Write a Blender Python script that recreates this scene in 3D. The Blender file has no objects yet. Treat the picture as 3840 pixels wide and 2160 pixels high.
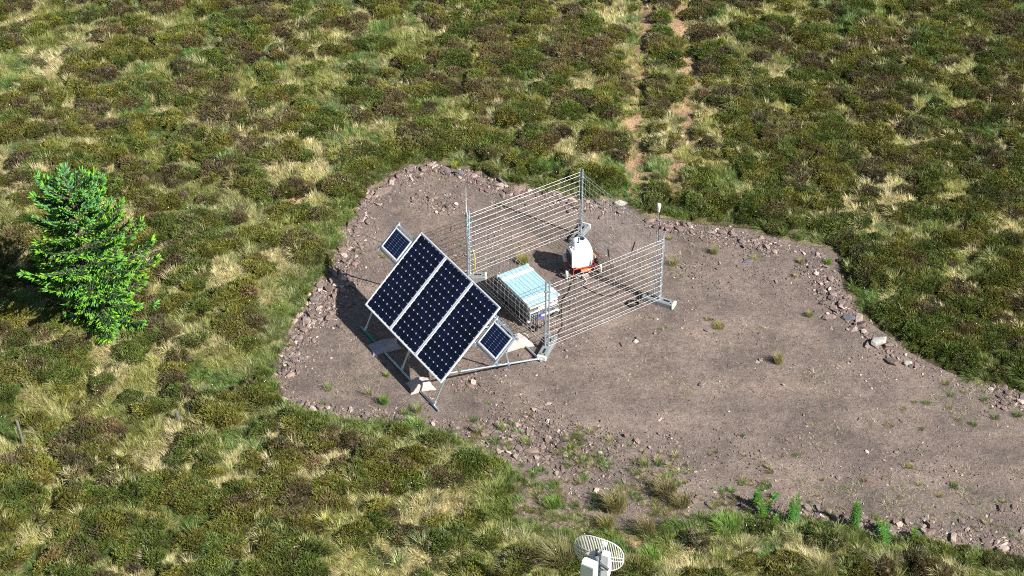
import bpy, math, random
import numpy as np
from mathutils import Vector, Matrix

random.seed(7)
RNG = np.random.default_rng(7)
SC = bpy.context.scene
COL = SC.collection
R = math.radians

# ------------------------------------------------------------------ camera, sky, sun, exposure
CAM_H, CAM_Y, PITCH, FPX = 30.726, -38.5, R(38.005), 7466.0
cam = bpy.data.cameras.new('camera')
cam.lens = 70.0
cam.sensor_width = 36.0
cam.clip_start = 0.5
cam.clip_end = 3000
camo = bpy.data.objects.new('camera', cam)
COL.objects.link(camo)
camo.location = (0, CAM_Y, CAM_H)
camo.rotation_euler = (math.pi / 2 - PITCH, 0, 0)
SC.camera = camo

SUN = Vector((1.021, -0.676, 1.0)).normalized()          # towards the sun
SUN_EL = math.asin(SUN.z)
SUN_AZ = math.atan2(SUN.x, SUN.y)
world = bpy.data.worlds.new('World')
SC.world = world
world.use_nodes = True
wn = world.node_tree
bg = wn.nodes['Background']
sky = wn.nodes.new('ShaderNodeTexSky')
sky.sky_type = 'NISHITA'
sky.sun_disc = False
sky.sun_elevation = SUN_EL
sky.sun_rotation = SUN_AZ
sky.altitude = 300
wn.links.new(sky.outputs[0], bg.inputs[0])
bg.inputs[1].default_value = 0.05
sl = bpy.data.lights.new('sun', 'SUN')
sl.energy = 5.0
sl.angle = R(0.53)
sl.color = (1.0, 0.955, 0.88)
so = bpy.data.objects.new('sun', sl)
COL.objects.link(so)
so.rotation_euler = SUN.to_track_quat('Z', 'Y').to_euler()
so.location = (20, -15, 30)
vs = SC.view_settings
vs.view_transform = 'Standard'
vs.look = 'None'
vs.gamma = 1.0
vs.use_curve_mapping = False
vs.exposure = 0.74
SC.cycles.filter_width = 1.05
SC.cycles.use_denoising = False
SC.cycles.max_bounces = 4
SC.cycles.diffuse_bounces = 2
SC.cycles.transparent_max_bounces = 4


def G(px, py, z=0.0):
    """world point at height z that the photograph shows at pixel (px, py)"""
    c, s = math.cos(PITCH), math.sin(PITCH)
    a = (px - 1920) / FPX
    b = (1080 - py) / FPX
    d = (a, c + b * s, -s + b * c)
    k = (z - CAM_H) / d[2]
    return Vector((d[0] * k, CAM_Y + d[1] * k, z))


# ------------------------------------------------------------------ numpy noise
def _hash(ix, iy, seed):
    h = (ix.astype(np.int64) * 374761393 + iy.astype(np.int64) * 668265263 + seed * 982451653) & 0xffffffff
    h = ((h ^ (h >> 13)) * 1274126177) & 0xffffffff
    h = h ^ (h >> 16)
    return (h & 0xffff) / 65535.0


def vnoise(x, y, seed=0):
    xi = np.floor(x)
    yi = np.floor(y)
    fx = x - xi
    fy = y - yi
    fx = fx * fx * (3 - 2 * fx)
    fy = fy * fy * (3 - 2 * fy)
    a = _hash(xi, yi, seed)
    b = _hash(xi + 1, yi, seed)
    c = _hash(xi, yi + 1, seed)
    d = _hash(xi + 1, yi + 1, seed)
    return (a * (1 - fx) + b * fx) * (1 - fy) + (c * (1 - fx) + d * fx) * fy


def fbm(x, y, sc, seed=0, oc=3):
    x = np.asarray(x, float)
    y = np.asarray(y, float)
    t = 0
    amp = 1.0
    tot = 0
    f = 1.0 / sc
    for o in range(oc):
        a = 0.6 * o + seed
        ca, sa = math.cos(a), math.sin(a)
        t = t + amp * vnoise((x * ca - y * sa) * f + 31.7 * o, (x * sa + y * ca) * f - 17.3 * o, seed * 7 + o)
        tot += amp
        amp *= 0.5
        f *= 2.03
    return t / tot


def sstep(a, b, x):
    t = np.clip((x - a) / (b - a), 0, 1)
    return t * t * (3 - 2 * t)


# ------------------------------------------------------------------ materials
def mat(name, col, rough=0.6, metal=0.0, var=0.0, vscale=8.0, bump=0.0, bscale=40.0, col2=None, spec=0.5, coat=0.0):
    m = bpy.data.materials.new(name)
    m.use_nodes = True
    nt = m.node_tree
    b = nt.nodes['Principled BSDF']
    b.inputs['Base Color'].default_value = (*col, 1)
    b.inputs['Roughness'].default_value = rough
    b.inputs['Metallic'].default_value = metal
    b.inputs['Specular IOR Level'].default_value = spec
    b.inputs['Coat Weight'].default_value = coat
    tc = nt.nodes.new('ShaderNodeTexCoord')
    if var > 0 or col2:
        n = nt.nodes.new('ShaderNodeTexNoise')
        n.inputs['Scale'].default_value = vscale
        n.inputs['Detail'].default_value = 5
        nt.links.new(tc.outputs['Object'], n.inputs['Vector'])
        rp = nt.nodes.new('ShaderNodeValToRGB')
        c2 = col2 or tuple(min(1, c * (1 + var)) for c in col)
        c1 = col if col2 else tuple(c * (1 - var) for c in col)
        rp.color_ramp.elements[0].position = 0.32
        rp.color_ramp.elements[1].position = 0.68
        rp.color_ramp.elements[0].color = (*c1, 1)
        rp.color_ramp.elements[1].color = (*c2, 1)
        nt.links.new(n.outputs['Fac'], rp.inputs[0])
        nt.links.new(rp.outputs[0], b.inputs['Base Color'])
    if bump > 0:
        n2 = nt.nodes.new('ShaderNodeTexNoise')
        n2.inputs['Scale'].default_value = bscale
        n2.inputs['Detail'].default_value = 4
        nt.links.new(tc.outputs['Object'], n2.inputs['Vector'])
        bp = nt.nodes.new('ShaderNodeBump')
        bp.inputs['Strength'].default_value = bump
        bp.inputs['Distance'].default_value = 0.02
        nt.links.new(n2.outputs['Fac'], bp.inputs['Height'])
        nt.links.new(bp.outputs[0], b.inputs['Normal'])
    return m


def leaf_mat(name, instancer=True, trans=0.35, rough=0.7):
    """leaf surface: colour = instance tint (if any) times the mesh's own leaf-to-leaf colour"""
    m = bpy.data.materials.new(name)
    m.use_nodes = True
    nt = m.node_tree
    nt.nodes.remove(nt.nodes['Principled BSDF'])
    out = nt.nodes['Material Output']
    va = nt.nodes.new('ShaderNodeAttribute')
    va.attribute_name = 'leaf'
    c = va.outputs['Color']
    if instancer:
        ia = nt.nodes.new('ShaderNodeAttribute')
        ia.attribute_type = 'INSTANCER'
        ia.attribute_name = 'tint'
        mx = nt.nodes.new('ShaderNodeMix')
        mx.data_type = 'RGBA'
        mx.blend_type = 'MULTIPLY'
        mx.inputs[0].default_value = 1
        nt.links.new(ia.outputs['Color'], mx.inputs[6])
        nt.links.new(c, mx.inputs[7])
        c = mx.outputs[2]
    d = nt.nodes.new('ShaderNodeBsdfDiffuse')
    t = nt.nodes.new('ShaderNodeBsdfTranslucent')
    g = nt.nodes.new('ShaderNodeBsdfGlossy')
    g.inputs['Roughness'].default_value = 0.45
    g.inputs['Color'].default_value = (1, 1, 1, 1)
    nt.links.new(c, d.inputs['Color'])
    nt.links.new(c, t.inputs['Color'])
    a = nt.nodes.new('ShaderNodeMixShader')
    a.inputs[0].default_value = trans
    nt.links.new(d.outputs[0], a.inputs[1])
    nt.links.new(t.outputs[0], a.inputs[2])
    a2 = nt.nodes.new('ShaderNodeMixShader')
    a2.inputs[0].default_value = 0.03
    nt.links.new(a.outputs[0], a2.inputs[1])
    nt.links.new(g.outputs[0], a2.inputs[2])
    nt.links.new(a2.outputs[0], out.inputs['Surface'])
    return m


M = {}
M['galv'] = mat('galvanised_steel', (0.58, 0.68, 0.75), 0.38, 0.75, 0.12, 14, 0.05, 60)  # blue of the reflected sky is mixed into the base colour
M['galv_dull'] = mat('weathered_galvanised', (0.38, 0.46, 0.52), 0.5, 0.6, 0.15, 10)
M['wire'] = mat('bright_zinc_wire', (0.90, 0.86, 0.84), 0.32, 0.78, 0.05)
M['alu'] = mat('white_anodised_frame', (0.86, 0.87, 0.90), 0.38, 0.15, 0.03)
M['backsheet'] = mat('white_backsheet', (0.80, 0.81, 0.90), 0.35, 0.0, 0.02)
M['gridline'] = mat('cell_busbar', (0.16, 0.17, 0.42), 0.35)
M['cell'] = mat('mono_silicon_cell', (0.0035, 0.0045, 0.018), 0.22, 0.0, 0.25, 3, spec=0.45)


def vary_cells(m, lo, hi):
    nt = m.node_tree
    b = nt.nodes['Principled BSDF']
    src = b.inputs['Base Color'].links[0].from_socket
    oi = nt.nodes.new('ShaderNodeObjectInfo')
    mr = nt.nodes.new('ShaderNodeMapRange')
    mr.inputs[3].default_value = lo
    mr.inputs[4].default_value = hi
    nt.links.new(oi.outputs['Random'], mr.inputs[0])
    mx = nt.nodes.new('ShaderNodeMix')
    mx.data_type = 'RGBA'
    mx.blend_type = 'MULTIPLY'
    mx.inputs[0].default_value = 1
    nt.links.new(src, mx.inputs[6])
    nt.links.new(mr.outputs[0], mx.inputs[7])
    nt.links.new(mx.outputs[2], b.inputs['Base Color'])


vary_cells(M['cell'], 0.6, 1.7)
M['cell_small'] = mat('blue_silicon_cell', (0.004, 0.009, 0.045), 0.22, 0.0, 0.2, 3, spec=0.45)
M['green_pipe'] = mat('green_tape_pipe', (0.02, 0.36, 0.22), 0.5, 0.1, 0.1)
M['bag'] = mat('sandbag_cloth', (0.52, 0.43, 0.395), 0.9, 0, 0.10, 20, 0.35, 160)
M['bag_shaded'] = mat('shade_grey_sandbag_cloth', (0.33, 0.33, 0.36), 0.9, 0, 0.12, 20, 0.35, 160)  # bluish grey chosen for the shade on this bag, put into the colour
M['rubber'] = mat('grey_rubber_block', (0.22, 0.235, 0.245), 0.75, 0, 0.14, 12, 0.2, 50)
M['rubber_white'] = mat('pale_block_end', (0.80, 0.78, 0.70), 0.75, 0, 0.06, 12)
M['black'] = mat('black_plastic', (0.012, 0.012, 0.014), 0.45, 0, 0.2, 20)
M['dark_grey'] = mat('dark_grey_panel', (0.03, 0.034, 0.04), 0.4, 0, 0.1)
M['case_alu'] = mat('case_aluminium', (0.62, 0.66, 0.68), 0.45, 0.35, 0.06, 5)
M['case_shade'] = mat('shaded_side_sheet', (0.16, 0.18, 0.19), 0.5, 0.3, 0.1, 5)  # aluminium painted dark to carry the shade on the case side
M['case_top'] = mat('sky_tinted_lid_sheet', (0.42, 0.66, 0.74), 0.4, 0.15, 0.05, 4)  # pale blue stands in for sky reflected by the aluminium
M['case_band'] = mat('white_lid_band', (0.86, 0.86, 0.86), 0.45, 0, 0.03)
M['white'] = mat('white_gelcoat', (0.84, 0.84, 0.83), 0.35, 0, 0.02, 6, coat=0.2)
M['white_box'] = mat('white_enclosure', (0.80, 0.82, 0.80), 0.5, 0, 0.03, 6)
M['pale_green'] = mat('pale_green_cover', (0.50, 0.60, 0.55), 0.5, 0, 0.03, 6)
M['lens'] = mat('dark_blue_window', (0.015, 0.035, 0.07), 0.12, 0, 0.1)
M['ring'] = mat('grey_ring', (0.5, 0.52, 0.54), 0.4, 0.3)
M['red'] = mat('red_orange_tube', (0.50, 0.06, 0.035), 0.4, 0, 0.1)
M['orange'] = mat('orange_plastic', (0.62, 0.15, 0.05), 0.45, 0, 0.1)
M['silver'] = mat('silver_connector', (0.75, 0.76, 0.78), 0.3, 0.6, 0.1)
M['blue'] = mat('blue_plug', (0.02, 0.03, 0.55), 0.4, 0, 0.1)
M['yellow'] = mat('yellow_rope', (0.62, 0.55, 0.10), 0.8, 0, 0.1)
M['yellow_pad'] = mat('pale_yellow_pad', (0.75, 0.70, 0.35), 0.6, 0, 0.1)
M['wood'] = mat('weathered_stake', (0.17, 0.155, 0.14), 0.9, 0, 0.3, 12, 0.5, 60)
M['bark'] = mat('spruce_bark', (0.13, 0.09, 0.065), 0.95, 0, 0.3, 15, 0.6, 50)
M['text'] = mat('white_print', (0.8, 0.8, 0.8), 0.5)
M['heather'] = leaf_mat('heather_leaf', True, 0.3)
M['grass'] = leaf_mat('moor_grass_leaf', True, 0.4)
M['plant'] = leaf_mat('plant_leaf', False, 0.4)
M['spruce'] = leaf_mat('spruce_needles', False, 0.35)


def stone_mat():
    m = bpy.data.materials.new('reddish_grey_stone')
    m.use_nodes = True
    nt = m.node_tree
    b = nt.nodes['Principled BSDF']
    b.inputs['Roughness'].default_value = 0.9
    b.inputs['Specular IOR Level'].default_value = 0.25
    oi = nt.nodes.new('ShaderNodeObjectInfo')
    rp = nt.nodes.new('ShaderNodeValToRGB')
    e = rp.color_ramp.elements
    e[0].position = 0.0
    e[0].color = (0.145, 0.110, 0.102, 1)
    e[1].position = 1.0
    e[1].color = (0.60, 0.51, 0.45, 1)
    for p, c in ((0.3, (0.205, 0.150, 0.132, 1)), (0.55, (0.265, 0.192, 0.165, 1)), (0.72, (0.195, 0.168, 0.165, 1)), (0.86, (0.36, 0.275, 0.235, 1))):
        k = e.new(p)
        k.color = c
    nt.links.new(oi.outputs['Random'], rp.inputs[0])
    tc = nt.nodes.new('ShaderNodeTexCoord')
    n = nt.nodes.new('ShaderNodeTexNoise')
    n.inputs['Scale'].default_value = 7
    n.inputs['Detail'].default_value = 6
    nt.links.new(tc.outputs['Object'], n.inputs['Vector'])
    mr = nt.nodes.new('ShaderNodeMapRange')
    mr.inputs[1].default_value = 0.3
    mr.inputs[2].default_value = 0.7
    mr.inputs[3].default_value = 0.72
    mr.inputs[4].default_value = 1.25
    nt.links.new(n.outputs['Fac'], mr.inputs[0])
    mx = nt.nodes.new('ShaderNodeMix')
    mx.data_type = 'RGBA'
    mx.blend_type = 'MULTIPLY'
    mx.inputs[0].default_value = 1
    nt.links.new(rp.outputs[0], mx.inputs[6])
    nt.links.new(mr.outputs[0], mx.inputs[7])
    nt.links.new(mx.outputs[2], b.inputs['Base Color'])
    bp = nt.nodes.new('ShaderNodeBump')
    bp.inputs['Strength'].default_value = 0.4
    bp.inputs['Distance'].default_value = 0.05
    nt.links.new(n.outputs['Fac'], bp.inputs['Height'])
    nt.links.new(bp.outputs[0], b.inputs['Normal'])
    return m


M['stone'] = stone_mat()
M['stone_pale'] = mat('lichened_pale_stone', (0.50, 0.50, 0.46), 0.9, 0, 0, 9, 0.4, 14, col2=(0.30, 0.29, 0.26))
M['stone_slab'] = mat('brown_slab_stone', (0.24, 0.185, 0.165), 0.9, 0, 0.2, 5, 0.4, 14)
M['stone_dark'] = mat('slate_grey_stone', (0.12, 0.12, 0.14), 0.85, 0, 0.2, 5, 0.4, 14)


# ------------------------------------------------------------------ mesh helpers
class MB:
    def __init__(s):
        s.v = []
        s.f = []
        s.c = []

    def add(s, vs, fs, col=None):
        o = len(s.v)
        s.v += [tuple(p) for p in vs]
        s.f += [tuple(i + o for i in f) for f in fs]
        return s

    def box(s, c, size, mtx=None, bev=0.0):
        hx, hy, hz = size[0] / 2, size[1] / 2, size[2] / 2
        if bev <= 0:
            vs = [Vector((x, y, z)) for z in (-hz, hz) for x, y in ((-hx, -hy), (hx, -hy), (hx, hy), (-hx, hy))]
            fs = [(3, 2, 1, 0), (4, 5, 6, 7), (0, 1, 5, 4), (1, 2, 6, 5), (2, 3, 7, 6), (3, 0, 4, 7)]
        else:
            b = min(bev, hx * .9, hy * .9, hz * .9)

            def ring(ix, iy, z):
                return [Vector(p) for p in ((-ix + b, -iy, z), (ix - b, -iy, z), (ix, -iy + b, z), (ix, iy - b, z), (ix - b, iy, z), (-ix + b, iy, z), (-ix, iy - b, z), (-ix, -iy + b, z))]
            rings = [ring(hx - b * .7, hy - b * .7, -hz), ring(hx, hy, -hz + b), ring(hx, hy, hz - b), ring(hx - b * .7, hy - b * .7, hz)]
            vs = sum(rings, [])
            fs = [tuple(range(7, -1, -1)), tuple(range(24, 32))]
            for r in range(3):
                for i in range(8):
                    j = (i + 1) % 8
                    fs.append((r * 8 + i, r * 8 + j, r * 8 + 8 + j, r * 8 + 8 + i))
        if mtx is not None:
            vs = [mtx @ p for p in vs]
        c = Vector(c)
        return s.add([p + c for p in vs], fs)

    def tube(s, pts, r, n=8, cap=True):
        pts = [Vector(p) for p in pts]
        rs = r if isinstance(r, (list, tuple)) else [r] * len(pts)
        o = len(s.v)
        up = None
        for i, p in enumerate(pts):
            d = (pts[min(i + 1, len(pts) - 1)] - pts[max(i - 1, 0)]).normalized()
            if up is None:
                up = Vector((0, 0, 1)) if abs(d.z) < .9 else Vector((1, 0, 0))
            a = d.cross(up).normalized()
            b = a.cross(d).normalized()
            up = b
            for k in range(n):
                t = 2 * math.pi * k / n
                s.v.append(tuple(p + (a * math.cos(t) + b * math.sin(t)) * rs[i]))
        for i in range(len(pts) - 1):
            for k in range(n):
                j = (k + 1) % n
                s.f.append((o + i * n + k, o + i * n + j, o + (i + 1) * n + j, o + (i + 1) * n + k))
        if cap:
            s.f.append(tuple(o + k for k in range(n - 1, -1, -1)))
            e = o + (len(pts) - 1) * n
            s.f.append(tuple(e + k for k in range(n)))
        return s

    def loft(s, rings, cap=True):
        o = len(s.v)
        n = len(rings[0])
        for r in rings:
            s.v += [tuple(p) for p in r]
        for i in range(len(rings) - 1):
            for k in range(n):
                j = (k + 1) % n
                s.f.append((o + i * n + k, o + i * n + j, o + (i + 1) * n + j, o + (i + 1) * n + k))
        if cap:
            s.f.append(tuple(o + k for k in range(n - 1, -1, -1)))
            e = o + (len(rings) - 1) * n
            s.f.append(tuple(e + k for k in range(n)))
        return s

    def mesh(s, name, m, smooth=None):
        me = bpy.data.meshes.new(name)
        me.from_pydata(s.v, [], s.f)
        if m:
            me.materials.append(m)
        me.update()
        if smooth:
            me.shade_smooth()
            try:
                me.set_sharp_from_angle(angle=R(smooth))
            except Exception:
                pass
        return me

    def build(s, name, m, parent=None, smooth=None):
        return link(name, s.mesh(name, m, smooth), parent)


def link(name, me, parent=None):
    o = bpy.data.objects.new(name, me)
    COL.objects.link(o)
    if parent is not None:
        o.parent = parent
    return o


def empty(name, loc, rz=0.0):
    o = bpy.data.objects.new(name, None)
    COL.objects.link(o)
    o.location = loc
    o.rotation_euler = (0, 0, rz)
    return o


def tag(o, label=None, cat=None, group=None, kind=None):
    if label:
        o['label'] = label
    if cat:
        o['category'] = cat
    if group:
        o['group'] = group
    if kind:
        o['kind'] = kind
    return o


def np_mesh(name, V, F, m, leaf=None, smooth=False):
    """V (n,3), F (k,3 or 4) arrays; leaf = per-vertex colour (n,3)"""
    me = bpy.data.meshes.new(name)
    n, k = len(V), F.shape[1]
    me.vertices.add(n)
    me.vertices.foreach_set('co', np.ascontiguousarray(V, dtype=np.float32).ravel())
    me.loops.add(F.size)
    me.loops.foreach_set('vertex_index', np.ascontiguousarray(F, dtype=np.int32).ravel())
    me.polygons.add(len(F))
    me.polygons.foreach_set('loop_start', np.arange(0, F.size, k, dtype=np.int32))
    me.polygons.foreach_set('loop_total', np.full(len(F), k, dtype=np.int32))
    if smooth:
        me.polygons.foreach_set('use_smooth', np.ones(len(F), dtype=bool))
    me.update(calc_edges=True)
    if leaf is not None:
        a = me.color_attributes.new('leaf', 'FLOAT_COLOR', 'POINT')
        c4 = np.ones((n, 4), dtype=np.float32)
        c4[:, :3] = leaf
        a.data.foreach_set('color', c4.ravel())
    me.materials.append(m)
    return me


def scatter(name, P, rot, scl, idx, tint, protos, label, cat, mname=None):
    """one object of ground cover: points that carry instances of the small prototype meshes"""
    n = len(P)
    me = bpy.data.meshes.new(name)
    me.vertices.add(n)
    me.vertices.foreach_set('co', np.ascontiguousarray(P, dtype=np.float32).ravel())

    def at(nm, tp, arr, key):
        a = me.attributes.new(nm, tp, 'POINT')
        a.data.foreach_set(key, np.ascontiguousarray(arr).ravel())
    at('rot', 'FLOAT_VECTOR', rot.astype(np.float32), 'vector')
    at('scl', 'FLOAT_VECTOR', scl.astype(np.float32), 'vector')
    at('idx', 'INT', idx.astype(np.int32), 'value')
    t4 = np.ones((n, 4), dtype=np.float32)
    t4[:, :3] = tint
    at('tint', 'FLOAT_COLOR', t4, 'color')
    me.update()
    o = link(name, me)
    cl = bpy.data.collections.new(name + '_pieces')
    for i, pm in enumerate(protos):
        cl.objects.link(bpy.data.objects.new('%s_piece_%02d' % (name, i), pm))
    ng = bpy.data.node_groups.new(name + '_scatter', 'GeometryNodeTree')
    ng.interface.new_socket('Geometry', in_out='INPUT', socket_type='NodeSocketGeometry')
    ng.interface.new_socket('Geometry', in_out='OUTPUT', socket_type='NodeSocketGeometry')
    gi = ng.nodes.new('NodeGroupInput')
    go = ng.nodes.new('NodeGroupOutput')
    ip = ng.nodes.new('GeometryNodeInstanceOnPoints')
    ci = ng.nodes.new('GeometryNodeCollectionInfo')
    ci.inputs['Collection'].default_value = cl
    ci.inputs['Separate Children'].default_value = True
    ci.inputs['Reset Children'].default_value = True

    def na(nm, tp):
        q = ng.nodes.new('GeometryNodeInputNamedAttribute')
        q.data_type = tp
        q.inputs['Name'].default_value = nm
        return q.outputs['Attribute']
    ng.links.new(gi.outputs[0], ip.inputs['Points'])
    ng.links.new(ci.outputs[0], ip.inputs['Instance'])
    ip.inputs['Pick Instance'].default_value = True
    ng.links.new(na('idx', 'INT'), ip.inputs['Instance Index'])
    ng.links.new(na('rot', 'FLOAT_VECTOR'), ip.inputs['Rotation'])
    ng.links.new(na('scl', 'FLOAT_VECTOR'), ip.inputs['Scale'])
    ng.links.new(ip.outputs[0], go.inputs[0])
    md = o.modifiers.new('scatter', 'NODES')
    md.node_group = ng
    tag(o, label, cat, kind='stuff')
    return o


# ------------------------------------------------------------------ the gravel pad outline (photo pixels at 2576 wide -> ground)
K = 3840 / 2576
PAD_PX = [(1065, 412), (1030, 425), (1000, 436), (960, 462), (925, 490), (905, 515), (890, 545), (875, 580), (855, 615), (845, 650), (825, 690),
          (795, 725), (770, 770), (742, 812), (722, 850), (708, 890), (697, 925), (697, 962), (712, 998), (745, 1025), (800, 1040), (860, 1048), (915, 1062),
          (985, 1058), (1050, 1062), (1110, 1082), (1165, 1100), (1205, 1125), (1260, 1155), (1310, 1182), (1335, 1215), (1290, 1262), (1300, 1300), (1370, 1322),
          (1450, 1335), (1530, 1330), (1620, 1325), (1700, 1310), (1780, 1298), (1850, 1290), (1930, 1300), (1990, 1310), (2060, 1310), (2140, 1325),
          (2210, 1345), (2290, 1352), (2380, 1362), (2470, 1385), (2576, 1405), (2700, 1430), (2900, 1480), (3300, 1560), (3300, 1180), (2900, 1070), (2700, 1020),
          (2576, 992), (2520, 975), (2455, 962), (2390, 938), (2330, 908), (2282, 882), (2245, 850), (2205, 822), (2160, 785), (2135, 745), (2118, 700), (2112, 655),
          (2095, 628), (2045, 618), (1990, 607), (1930, 592), (1875, 574), (1805, 567), (1740, 562), (1680, 550), (1625, 542), (1585, 518), (1540, 506), (1480, 502),
          (1420, 492), (1365, 480), (1310, 470), (1262, 462), (1225, 448), (1185, 428), (1150, 416), (1105, 410)]
PAD = np.array([list(G(x * K, y * K, 0.0))[:2] for x, y in PAD_PX])
PAD_T = np.array(PAD_PX) * K


def pad_sdf(x, y):
    """signed distance to the pad outline, positive outside"""
    p = np.stack([np.ravel(x), np.ravel(y)], -1)
    out = np.empty(len(p))
    A = PAD
    B = np.roll(PAD, -1, 0)
    e = B - A
    ee = (e * e).sum(1)
    for i in range(0, len(p), 20000):
        q = p[i:i + 20000, None, :]
        w = q - A[None]
        t = np.clip((w * e[None]).sum(-1) / ee, 0, 1)
        d2 = ((w - t[..., None] * e[None]) ** 2).sum(-1).min(1)
        c1 = A[None, :, 1] <= q[..., 1]
        c2 = B[None, :, 1] <= q[..., 1]
        cr = e[None, :, 0] * w[..., 1] - e[None, :, 1] * w[..., 0]
        wn_ = ((c1 & ~c2 & (cr > 0)).astype(int) - (~c1 & c2 & (cr < 0)).astype(int)).sum(1)
        out[i:i + 20000] = np.sqrt(d2) * np.where(wn_ != 0, -1, 1)
    return out.reshape(np.shape(x))


# two wheel ruts running up the moor
def polyline_dist(x, y, pts):
    p = np.stack([np.ravel(x), np.ravel(y)], -1)
    best = np.full(len(p), 1e9)
    for a, b in zip(pts[:-1], pts[1:]):
        a = np.array(a)
        e = np.array(b) - a
        t = np.clip(((p - a) @ e) / (e @ e), 0, 1)
        best = np.minimum(best, np.hypot(*(p - a - t[:, None] * e).T))
    return best.reshape(np.shape(x))


RUT_A = [tuple(G(x, y))[:2] for x, y in ((2385, 730), (2380, 600), (2390, 460), (2400, 340), (2400, 240), (2420, 120), (2430, 0), (2450, -200))]
RUT_B = [tuple(G(x, y))[:2] for x, y in ((2540, 720), (2550, 600), (2565, 500), (2570, 420), (2620, 360), (2590, 270), (2580, 180), (2540, 80), (2590, 0), (2610, -200))]


BARE = [(*tuple(G(px, py, .1))[:2], rr_) for px, py, rr_ in ((1118, 771, .40), (2400, 345, .45), (2360, 470, .5), (2530, 90, .5), (1895, 505, .25), (600, 1930, .3), (2010, 1905, .55), (2370, 2010, .5), (2420, 2080, .3), (2200, 1990, .35))]


def rut_mask(x, y):
    n = (fbm(x, y, 0.7, 91, 2) - .5) * 0.3
    da = polyline_dist(x + n, y, RUT_A)
    db = polyline_dist(x + n, y, RUT_B)
    w = 0.22 + 0.38 * fbm(x, y, 1.4, 93, 2)
    m = (1 - sstep(0.4 * w, 1.15 * w, np.minimum(da, db))) * (0.6 + 0.4 * sstep(.38, .58, fbm(x, y, 0.8, 95, 3)))
    for cx, cy, rr_ in BARE:
        m = np.maximum(m, 1 - sstep(0.4, 1.1, np.hypot(x - cx, y - cy) / rr_ + n))
    return m


def heath(x, y):
    """0..1 : heather (1) or grass (0)"""
    h = fbm(x, y, 0.55, 3, 3) + 0.09 * (fbm(x, y, 3.5, 5, 2) - .5) + 0.03 * np.tanh((x - 2) / 6)
    h = h - 0.25 * np.exp(-(((x - 2.6) / 3.0) ** 2 + ((y + 7.6) / 1.7) ** 2))
    h = sstep(0.415, 0.55, h)
    return h


def terrain(x, y, d=None):
    d = pad_sdf(x, y) if d is None else d
    o = sstep(-0.05, 0.7, d)
    h = heath(x, y)
    z = 0.05 * o + o * (0.20 * (fbm(x, y, 0.6, 11, 3) - .35) + 0.13 * h + 0.25 * (fbm(x, y, 9, 13, 2) - .5))
    z = z - 0.10 * rut_mask(x, y) * o
    return np.where(d < 0, np.minimum(z, -0.04 * sstep(0, 0.25, -d)), z)


# ------------------------------------------------------------------ ground sheet and pad
def ground():
    xs = np.concatenate([[-900, -300, -120, -60, -36], np.arange(-24, 24.01, 0.16), [36, 60, 120, 300, 900]])
    ys = np.concatenate([[-900, -300, -120, -60, -30], np.arange(-16, 24.01, 0.16), [36, 60, 120, 300, 900]])
    X, Y = np.meshgrid(xs, ys)
    Z = terrain(X, Y)
    V = np.stack([X, Y, Z], -1).reshape(-1, 3)
    nx = len(xs)
    i, j = np.meshgrid(np.arange(nx - 1), np.arange(len(ys) - 1))
    a = (j * nx + i).ravel()
    F = np.stack([a, a + 1, a + 1 + nx, a + nx], -1)
    rm = rut_mask(X, Y).ravel()[:, None]
    h = heath(X, Y).ravel()[:, None]
    n1 = fbm(X, Y, 0.5, 21, 3).ravel()[:, None]
    soil = np.array([[0.34, 0.225, 0.14]]) * np.array([[1.0, 1, 1]]) * (0.8 + 0.6 * n1)
    straw = np.array([[0.23, 0.20, 0.105]]) * (0.7 + 0.6 * n1)
    humus = np.array([[0.075, 0.066, 0.034]]) * (0.7 + 0.6 * n1)
    c = straw * (1 - h) + humus * h
    c = c * (1 - rm) + soil * rm
    me = np_mesh('moor_ground', V, F, moor_mat(), c, True)
    o = link('moor_ground', me)
    tag(o, 'rough moorland ground under the heather and grass', kind='structure')


def moor_mat():
    m = bpy.data.materials.new('moor_soil')
    m.use_nodes = True
    nt = m.node_tree
    b = nt.nodes['Principled BSDF']
    b.inputs['Roughness'].default_value = 0.95
    b.inputs['Specular IOR Level'].default_value = 0.1
    va = nt.nodes.new('ShaderNodeAttribute')
    va.attribute_name = 'leaf'
    tc = nt.nodes.new('ShaderNodeTexCoord')
    n = nt.nodes.new('ShaderNodeTexNoise')
    n.inputs['Scale'].default_value = 22
    n.inputs['Detail'].default_value = 6
    nt.links.new(tc.outputs['Object'], n.inputs['Vector'])
    mr = nt.nodes.new('ShaderNodeMapRange')
    mr.inputs[1].default_value = 0.3
    mr.inputs[2].default_value = 0.7
    mr.inputs[3].default_value = 0.55
    mr.inputs[4].default_value = 1.45
    nt.links.new(n.outputs['Fac'], mr.inputs[0])
    mx = nt.nodes.new('ShaderNodeMix')
    mx.data_type = 'RGBA'
    mx.blend_type = 'MULTIPLY'
    mx.inputs[0].default_value = 1
    nt.links.new(va.outputs['Color'], mx.inputs[6])
    nt.links.new(mr.outputs[0], mx.inputs[7])
    nt.links.new(mx.outputs[2], b.inputs['Base Color'])
    bp = nt.nodes.new('ShaderNodeBump')
    bp.inputs['Strength'].default_value = 0.8
    bp.inputs['Distance'].default_value = 0.05
    nt.links.new(n.outputs['Fac'], bp.inputs['Height'])
    nt.links.new(bp.outputs[0], b.inputs['Normal'])
    return m


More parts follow.
